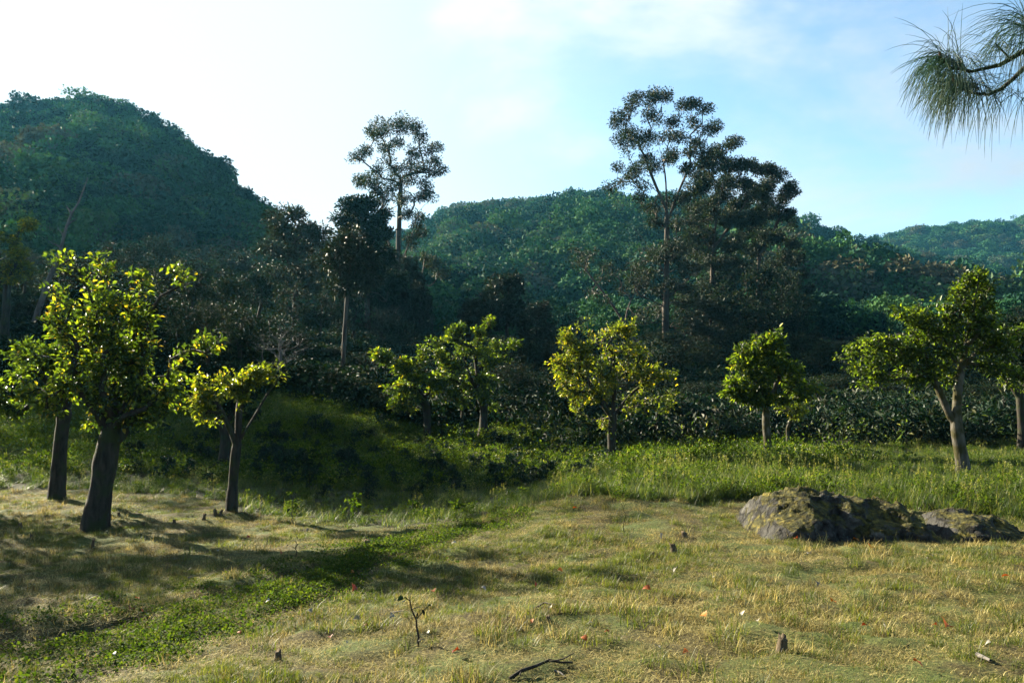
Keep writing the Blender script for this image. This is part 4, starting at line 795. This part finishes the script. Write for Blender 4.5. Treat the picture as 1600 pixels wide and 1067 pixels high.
def boulder(name, prof, Yf, depth, label, seed, rough=.12, m_=None):
    """prof: (px, py_top) along the rock, seen at depth Yf+depth/2; the front foot follows the ground"""
    pr = np.array([P(px, py, Yf+depth*.45) for px, py in prof]); x0, x1 = pr[0, 0], pr[-1, 0]; n, mm = 90, 60
    u = np.linspace(0, 1, n); v = np.linspace(0, 1, mm); U, Vv = np.meshgrid(u, v); X = x0+(x1-x0)*U; yc = Yf+depth*.5
    Y = yc-depth*.5+depth*Vv; Zt = np.interp(X, pr[:, 0], pr[:, 2]); G = H(X.ravel(), Y.ravel()).reshape(X.shape)-.12
    pf = 1-np.abs(Vv*2-1)**2.6; pf = np.where(Vv < .45, np.clip(Vv/.45, 0, 1)**.36, np.clip((1-Vv)/.55, 0, 1)**.5)
    ends = np.clip(np.minimum(U, 1-U)/.10, 0, 1)**.5
    Z = G+(Zt-G)*pf*ends; nz = fbm(X*2.2+seed, Y*2.2+Z*1.5, seed)-.5; n2 = np.abs(fbm(X*3.2, Y*3.2+Z*5, seed+3, 5)-.5)*2; n2 = np.sqrt(n2)*.6
    Z += (nz*rough*2.4-n2*rough*2.2)*pf; Y = Y+(fbm(X*1.8, Z*2.5, seed+9)-.5)*depth*.36*(1-Vv)+(fbm(X*6, Z*7, seed+12)-.5)*.20
    c = np.array([(x0+x1)/2, yc, H1((x0+x1)/2, yc)])
    k = (np.arange(mm-1)[:, None]*n+np.arange(n-1)[None]).ravel()
    me = pmesh(name, np.c_[X.ravel(), Y.ravel(), Z.ravel()]-c, np.c_[k, k+1, k+n+1, k+n], [m_ or M['rock']], smooth=True)
    return tag(obj(name, me, None, c), label, 'rock')
boulder('boulder', [(1165,792),(1185,772),(1215,760),(1245,757),(1275,758),(1310,763),(1350,772),(1390,782),(1420,800),(1445,835)], 10.1, 2.0, 'large mossy grey boulder bulging out of the grass, yellow moss on top', 3)
boulder('boulder', [(1440,812),(1460,796),(1480,788),(1510,790),(1540,798),(1570,812),(1605,840)], 10.2, 1.5, 'lower dark rounded boulder right of the large mossy one', 8, rough=.07)
boulder('rock_ledge', [(1385,800),(1420,793),(1450,796),(1480,805),(1500,830)], 10.7, 1.2, 'turf covered ledge joining the two boulders', 15, rough=.05, m_=M['ground'])
# boulder('stone', [(1163,816),(1170,810),(1180,811),(1188,818)], 10.4, .25, 'small grey stone in the grass left of the large boulder', 21, rough=.03)
# boulder('stone', [(1255,834),(1264,826),(1275,830),(1283,836)], 9.95, .2, 'fist sized pale stone at the front foot of the large boulder', 23, rough=.03)
boulder('stone', [(683,828),(695,822),(706,824),(712,828)], 12.9, .25, 'flat grey stone beside the track where it leaves the mown grass', 25, rough=.03)

# ------------------------------------------------------------------ small things on the lawn
def at(px, py):
    p = hit(px, py, lambda a, b: H(a, b)); return p
def sapling(px, py, topy, pxtop, label, leafy=6, lm='leaf_dark', name='sapling', rr=.012, leaf=.07):
    b = at(px, py); t = P(pxtop, topy, b[1]); r = np.random.default_rng(int(px*7+py)); root = empty(name, b, label, 'sapling')
    p0 = np.zeros(3); p1 = t-b; ctl = np.array([.02, 0, p1[2]*.5]); s = np.linspace(0, 1, 7)[:, None]; main = (1-s)**2*p0+2*s*(1-s)*ctl+s*s*p1; main[1:-1] += r.normal(size=(5, 3))*.012; main[0, 2] -= .05
    V, Fq = tubes([(main, np.linspace(rr, rr*.4, 7))], 6); obj('stem', pmesh('stem', V, Fq, [M['twig'] if lm != 'leaf_dark' else M['bark_dark']], smooth=True), root)
    tipsl = []
    for k in range(4):
        a = main[3+k % 3]; d = r.normal(size=3)*np.array([.5, .3, .3])*p1[2]*.35+np.array([0, 0, p1[2]*.18]); pl = np.array([a, a+d*.5+[0, 0, .01], a+d]); V, Fq = tubes([(pl, np.array([rr*.45, rr*.35, rr*.2]))], 4)
        obj('twig', pmesh('twig', V, Fq, [M['bark_dark']]), root); tipsl.append(a+d)
    if leafy:
        tipsl.append(main[-1]); pos = np.repeat(np.array(tipsl), leafy, 0)+r.normal(size=(leafy*5, 3))*leaf*.5; V, Fs, T = leaves(pos, leaf, .55, .4, r, hero=True)
        obj('foliage', pmesh('foliage', V, Fs, [M[lm]], attrs={'tint': T}), root)
sapling(652,1008,932,632, 'thin dark sapling with a few curled leaves in the foreground lawn', 1, leaf=.06, rr=.011)
sapling(462,872,842,462, 'tiny bare sapling on the sunlit grass left of the wheel tracks', 1, leaf=.03, rr=.009)
sapling(976,832,786,971, 'thin leafless stick sapling on the lawn in front of the long grass', 0, rr=.007)
for px, py, ty, lb in [(545,812,782,'leftmost sunlit sapling at the edge of the hollow'), (560,806,775,'taller sunlit sapling near the left end of the hollow edge'), (455,818,770,'leafy sapling at the mown edge right of the small yellow leaved tree'), (643,808,785,'sunlit sapling at the hollow edge in the middle'), (712,806,784,'sunlit broad leaved sapling above the flat grey stone'), (662,812,795,'pale leaved low sapling beside the middle sapling'),
        (300,740,712,'yellow leaved twig between the two left hand trees'), (1288,722,700,'small herb by the pale trunk tree'), (1412,722,700,'dark leaved seedling in long grass left of the leaning tree')]:
    b = hit(px, py); sapling(px, py, ty, px+random.uniform(-3, 3), lb, 6, 'clover', leaf=.085)
def stump(px, py, w, h, label, seed, tilt=0):
    b = at(px, py); s = b[1]/F; r = np.random.default_rng(seed); w *= s; h *= s; n = 10; a = np.arange(n)/n*6.283
    rows = []
    for k, z in enumerate((-.05, 0, .4, .8, 1)):
        rr = w*.5*(1.25 if k < 2 else 1)*(1+.18*r.uniform(-1, 1, n)); rows.append(np.c_[np.cos(a)*rr+tilt*z*h, np.sin(a)*rr, np.full(n, z*h if k else -.05)+(r.uniform(-.25, .2, n)*h if k == 4 else 0)])
    V = np.concatenate(rows+[np.array([[tilt*h, 0, h*.75]])]); Fs = [[k*n+j, k*n+(j+1) % n, (k+1)*n+(j+1) % n, (k+1)*n+j] for k in range(4) for j in range(n)]; cap = [[4*n+j, 4*n+(j+1) % n, 5*n] for j in range(n)]
    tag(obj('stump', pmesh('stump', V, [np.array(Fs), np.array(cap)], [M['cut_wood'], M['cut_wood']]), None, b), label, 'stump')
for k, (px, py, w, h, lb) in enumerate([(1221,1020,15,26,'broken cut stump in the lower right of the lawn'), (1053,862,9,12,'dark square stump in the middle of the sunlit lawn'), (1070,842,8,8,'low dark stump up the lawn towards the long grass'), (1022,870,5,7,'tiny brown stump below the square dark one'),
        (858,972,6,10,'little dark stump beside the pale dry patch'), (834,958,5,6,'brown nub of a stump by the fallen twigs'), (434,1038,10,14,'dark broken stump low on the left of the lawn'), (318,812,5,9,'leftmost cut stub in front of the small yellow leaved tree'), (336,806,5,8,'first of the paired stubs left of the small yellow leaved tree'), (344,806,5,9,'second of the paired stubs left of the small yellow leaved tree'),
        (272,819,5,7,'lone stub on sunlit grass between the two left trees'), (222,823,5,8,'stub in shade just right of the big dark trunk'), (186,807,5,6,'stub right behind the big dark trunk'), (32,826,5,9,'stub at the left edge beside the shaded lawn'), (50,843,5,8,'thin stub in the shaded lawn at the left edge'), (144,858,4,14,'thin upright stub in the shade below the big trunk'),
        (573,852,9,8,'dark clod like stump beside the upper wheel rut')]):
    stump(px, py, w, h, lb, 600+k, random.uniform(-.3, .3))
def stick(pts, r0, label, mt='bark_dark', name='fallen_branch', side=()):
    p = [at(*q) for q in pts]; b = p[0].copy(); q = np.array(p)-b; q[:, 2] += r0*.8; q[1:, 2] += .015
    root = empty(name, b, label, 'branch'); V, Fq = tubes([(q, np.linspace(r0, r0*.5, len(q)))], 6); obj('stem', pmesh('stem', V, Fq, [M[mt]], smooth=True), root)
    for s_ in side:
        p2 = np.array([at(*c)-b for c in s_]); p2[:, 2] += .03; V, Fq = tubes([(p2, np.linspace(r0*.6, r0*.25, len(p2)))], 5); obj('twig', pmesh('twig', V, Fq, [M[mt]], smooth=True), root)
stick([(796,1066),(815,1056),(838,1046),(858,1040),(878,1042),(895,1041)], .014, 'dark curved fallen branch at the bottom centre of the lawn', side=[[(858,1041),(880,1038),(898,1030)],[(815,1056),(812,1064)]])
stick([(866,1050),(876,1058),(884,1063)], .008, 'short pale twig beside the dark curved branch', 'bark_grey')
stick([(610,959),(630,960)], .008, 'pale straight twig in front of the foreground sapling', 'bark_grey')
stick([(632,850),(648,842)], .02, 'thick brown stick between the wheel ruts', 'cut_wood')
stick([(833,955),(850,948),(870,952)], .012, 'dark stick lying on the dry patch of lawn')
stick([(293,905),(306,903)], .01, 'pale stick on the shaded lawn left of the tracks', 'bark_grey')
stick([(1438,865),(1450,876)], .008, 'pale twig in the shadow in front of the dark boulder', 'bark_grey')
stick([(1528,1031),(1548,1040)], .02, 'thick pale piece of wood lying at the lower right', 'bark_grey')
stick([(1070,952),(1088,955),(1100,953)], .008, 'thin brown twig in the middle of the lower lawn')
stick([(1380,978),(1390,992)], .009, 'curved grey twig on the lower right lawn', 'bark_grey')
def leaf_thing(px, py, size, key, label, name='fallen_leaf'):
    b = at(px, py); r = np.random.default_rng(int(px*3+py)); s = size*b[1]/F; ps = []
    V = []; n = 7; d = rand_dirs(1, r)[0]*[1, 1, .25]; d = d/np.linalg.norm(d); w = unit(np.cross(d, [0, 0, 1.]))+[0, 0, r.uniform(.2, .7)]
    prof = [0, .7, 1, .9, .6, .3, 0]; 
    for k, q in enumerate(np.linspace(-.5, .5, n)):
        c = d*q*s+np.array([0, 0, .15*s*(1-4*q*q)]); ww = s*.3*prof[k]*(1+.2*r.normal()); V += [c-w*ww+[0, 0, abs(ww)*.5], c, c+w*ww+[0, 0, abs(ww)*.7]]
    Fs = [[3*k+j, 3*k+j+1, 3*k+3+j+1, 3*k+3+j] for k in range(n-1) for j in (0, 1)]
    tag(obj(name, pmesh(name, np.array(V), np.array(Fs), [M[key]], attrs={'tint': np.full(len(V), r.uniform())}), None, b+np.array([0, 0, .045])), label, 'leaf', 'fallen leaves on the lawn')
for px, py, s, lb in [(555,930,18,'bright orange leaf on the crest above the foreground sapling'), (551,901,9,'orange leaf on the green between the wheel ruts'), (838,922,12,'orange leaf on the lawn left of the pale stones'), (1010,931,14,'orange leaf lying in the middle of the lawn'), (677,932,12,'rusty leaf right of the foreground sapling top'), (571,990,9,'small orange leaf left of the foreground sapling stem'), (516,1005,12,'amber leaf among dry grass lower left of the sapling'), (713,1031,16,'red brown leaf near the bottom centre'), (1098,973,16,'bright orange leaf below the middle of the lawn'), (1303,951,14,'yellow orange leaf below the large boulder'), (1481,990,26,'largest orange leaf on the lower right lawn'), (1461,988,10,'small orange leaf just left of the largest one'), (1435,1054,18,'red leaf at the bottom right'), (1338,851,13,'amber leaf at the front foot of the large boulder'), (1362,863,12,'rusty leaf in front of the boulder gap'), (1244,849,10,'red leaf left of the boulder foot'), (1572,909,13,'red leaf near the right edge'), (1352,988,12,'brown leaf left of the largest orange leaf'), (973,781,8,'orange leaf on the lawn edge by the stick sapling'), (899,799,9,'rusty leaf on the slope left of the stick sapling'), (875,901,9,'orange brown leaf on the shaded part of the lawn'), (204,963,12,'orange leaf beside the upper rut on the left'), (221,962,9,'red leaf right beside the upper rut'), (215,944,10,'orange leaf in the lit grass left of the track'), (440,873,9,'red leaf near the tiny bare sapling'), (831,983,10,'orange leaf by the dry patch'), (948,997,9,'orange speck of a leaf on the dry grass'), (912,1010,14,'brown curled leaf in the lower lawn'), (1072,1031,14,'brown leaf at the lower middle'), (373,1000,9,'ochre leaf by the lower wheel rut'), (388,846,9,'red brown leaf on sunlit grass left of the tiny sapling')]:
    leaf_thing(px, py, s, 'dead_leaf', lb)
pale = [(1055,899,12),(755,927,10),(832,1010,10),(585,944,8),(613,975,14),(557,976,12),(483,964,12),(543,1016,9),(659,1014,12),(668,1000,8),(385,1040,8),(397,1030,8),(178,1033,10),(341,865,7),(418,947,8),(860,957,9),(1028,1022,14),(922,985,9),(1216,838,10),(1265,873,12),(1382,800,9),(1456,877,8),(1536,925,6),(1544,1018,10),(1278,921,8),(1595,1000,9),(1358,897,7),(680,870,8),(709,855,8),(925,893,7),(1116,909,7),(1160,970,10),(1033,843,10),(480,832,6),(1385,838,12),(1184,983,9)]
for px, py, s in pale:
    reg = ('left' if px < 500 else 'centre' if px < 1100 else 'right'); dst = 'foreground' if py > 960 else 'middle' if py > 880 else 'far part'
    leaf_thing(px, py, s, 'pale_leaf', f'small bleached white leaf scrap on the {reg} of the lawn, {dst}', 'leaf_scrap')

# ------------------------------------------------------------------ near pine reaching into the upper right
def near_pine():
    r = np.random.default_rng(909); bx, by = 5.2, 4.6; bz = H1(bx, by); base = np.array([bx, by, bz])
    root = empty('long_needle_pine', base, 'pine with long drooping needles whose branches enter at the upper right', 'tree')
    tr = np.array([[0, 0, -.3], [.02, 0, 1.5], [-.05, .05, 3.2], [-.1, 0, 5.5], [0, 0, 8]]); V, Fq = tubes([(tr, np.array([.22, .18, .15, .11, .05]))], 12); obj('trunk', pmesh('trunk', V, Fq, [M['bark_dark']], smooth=True), root)
    Yb = 4.2; Q = lambda px, py, dy=0: P(px, py, Yb+dy)-base
    b1 = [tr[2]*.6+tr[3]*.4, Q(1750,60), Q(1640,62), Q(1600,80), Q(1578,93), Q(1562,102), Q(1540,107), Q(1518,112), Q(1500,109), Q(1480,105), Q(1470,92)]
    b2 = [tr[2]*.7+tr[3]*.3, Q(1740,70,.15), Q(1650,75,.15), Q(1600,107,.15), Q(1583,124,.15), Q(1565,139,.15), Q(1545,148,.15), Q(1520,146,.15), Q(1502,138,.15), Q(1490,125,.15)]
    b3 = [b1[1], Q(1650,40,-.1), Q(1618,42,-.1), Q(1603,30,-.1)]; b4 = [b1[4], Q(1572,86), Q(1562,76), Q(1555,68)]
    for b in (b1, b2, b3, b4):
        b = np.array(b); V, Fq = tubes([(b, np.linspace(.020 if len(b) > 5 else .008, .004, len(b)))], 7); obj('branch', pmesh('branch', V, Fq, [M['bark_dark']], smooth=True), root)
    def needles(centre, ax, n, ln, back=.12, up=.6):
        ax = ax/np.linalg.norm(ax); Vs, Ts, Fs, off = [], [], [], 0
        for k in range(n):
            q = r.uniform(0, 1); p = centre-ax*back*q*1.0; d = rand_dirs(1, r)[0]*.75+ax*r.uniform(.2, .9)+np.array([0, 0, up*r.uniform(0, .7)]); d = d/np.linalg.norm(d); l_ = ln*r.uniform(.65, 1.1)
            g = r.uniform(.5, 1.7); pts = []; v = d.copy(); c = p.copy(); m_ = 7
            for s in range(m_):
                pts.append(c.copy()); c = c+v*l_/(m_-1); v = v+np.array([0, 0, -g*.62]); v /= np.linalg.norm(v)
                g *= .8
            pts = np.array(pts); sd_ = unit(np.cross(pts[-1]-pts[0]+1e-4, [.2, 1, .1])); w = .00135; ww = (w*np.array([1, 1, 1, 1, .9, .7, .25]))[:, None]
            Vs.append(np.stack([pts-sd_*ww, pts+sd_*ww, pts+np.array([0, 1, 0])*ww], 1).reshape(-1, 3)); Ts += [r.uniform()]*(m_*3)
            for s in range(m_-1):
                for a, b in ((0, 1), (1, 2), (2, 0)): Fs.append([off+3*s+a, off+3*s+b, off+3*s+3+b, off+3*s+3+a])
            off += 3*m_
        obj('needle_tuft', pmesh('needle_tuft', np.concatenate(Vs), np.array(Fs), [M['leaf_needle_near']], attrs={'tint': Ts}), root)
    needles(Q(1470,92), np.array([-.7, 0, .3]), 300, .36, .15, .35); needles(Q(1490,125,.15), np.array([-.6, 0, .25]), 320, .36, .16, .3)
    needles(Q(1540,146,.15), np.array([-1, 0, 0.]), 60, .36, .3, .4); needles(Q(1555,68), np.array([-.5, 0, .8]), 45, .17, .05, .2); needles(Q(1601,28,-.1), np.array([-.2, 0, .9]), 260, .40, .15, .3); needles(Q(1583,124,.15), np.array([-1, 0, .3]), 16, .34, .05, .2)
    needles(Q(1650,40,-.1), np.array([-1, 0, .3]), 200, .36, .2, .3)
    for c in (Q(1469,88), Q(1489,124,.14)):
        V, Fq = tubes([(np.array([c+[.006, 0, -.014], c, c+[-.004, 0, .018], c+[-.005, 0, .028]]), np.array([.006, .010, .008, .002]))], 8); obj('bud', pmesh('bud', V, Fq, [M['dead_leaf']], smooth=True), root)
near_pine()

# unseen trees off frame on the left, placed for the shade they cast
def plain_tree(x, y, h, w, label, kind='dark'):
    z = H1(x, y); ms = PB[kind][0]; o = empty('off_frame_shadow_tree', (x, y, z), label, 'tree', 'trees left of the lawn', rz=x, scale=(w/7.2, w/7.2, h/9.7))
    for n_, m_ in zip(('trunk', 'twigs', 'crown'), ms): tag(obj(n_, m_, o), kind='stuff' if n_ == 'twigs' else None)
SHADE = [(-13.6, 12.8, 6.6, 4.8, 'dark'), (-9.6, 7.6, 5.8, 3.8, 'dark'), (-16.3, 18.2, 7.6, 5.2, 'dark'),  # near trees, read from the shadows on the lawn
         (-39, 45.5, 18, 11, 'dark'), (-48, 55, 20, 11, 'dark'), (-50, 61, 20, 10, 'dark')]  # tall trees added out of view to shade the hollow
for x, y, h, w, k in SHADE: plain_tree(x, y, h, w, 'unseen tree past the left of the view, placed for its shade', k)

# ------------------------------------------------------------------ air
hzv = np.array([[a, b, c] for a in (-700, 1300) for b in (-120, 1000) for c in (-15.5, 172)], float)
hb = pmesh('haze', hzv, np.array([[0, 1, 3, 2], [4, 6, 7, 5], [0, 4, 5, 1], [2, 3, 7, 6], [0, 2, 6, 4], [1, 5, 7, 3]]), [])
m, t = mat('valley_haze'); pv = N(t, 'ShaderNodeVolumePrincipled'); pv.inputs['Color'].default_value = (.14, .55, .90, 1); pv.inputs['Density'].default_value = .00011; pv.inputs['Anisotropy'].default_value = .4
o_ = N(t, 'ShaderNodeOutputMaterial'); t.links.new(pv.outputs[0], o_.inputs['Volume']); hb.materials.append(m)
tag(obj('haze', hb), kind='stuff')
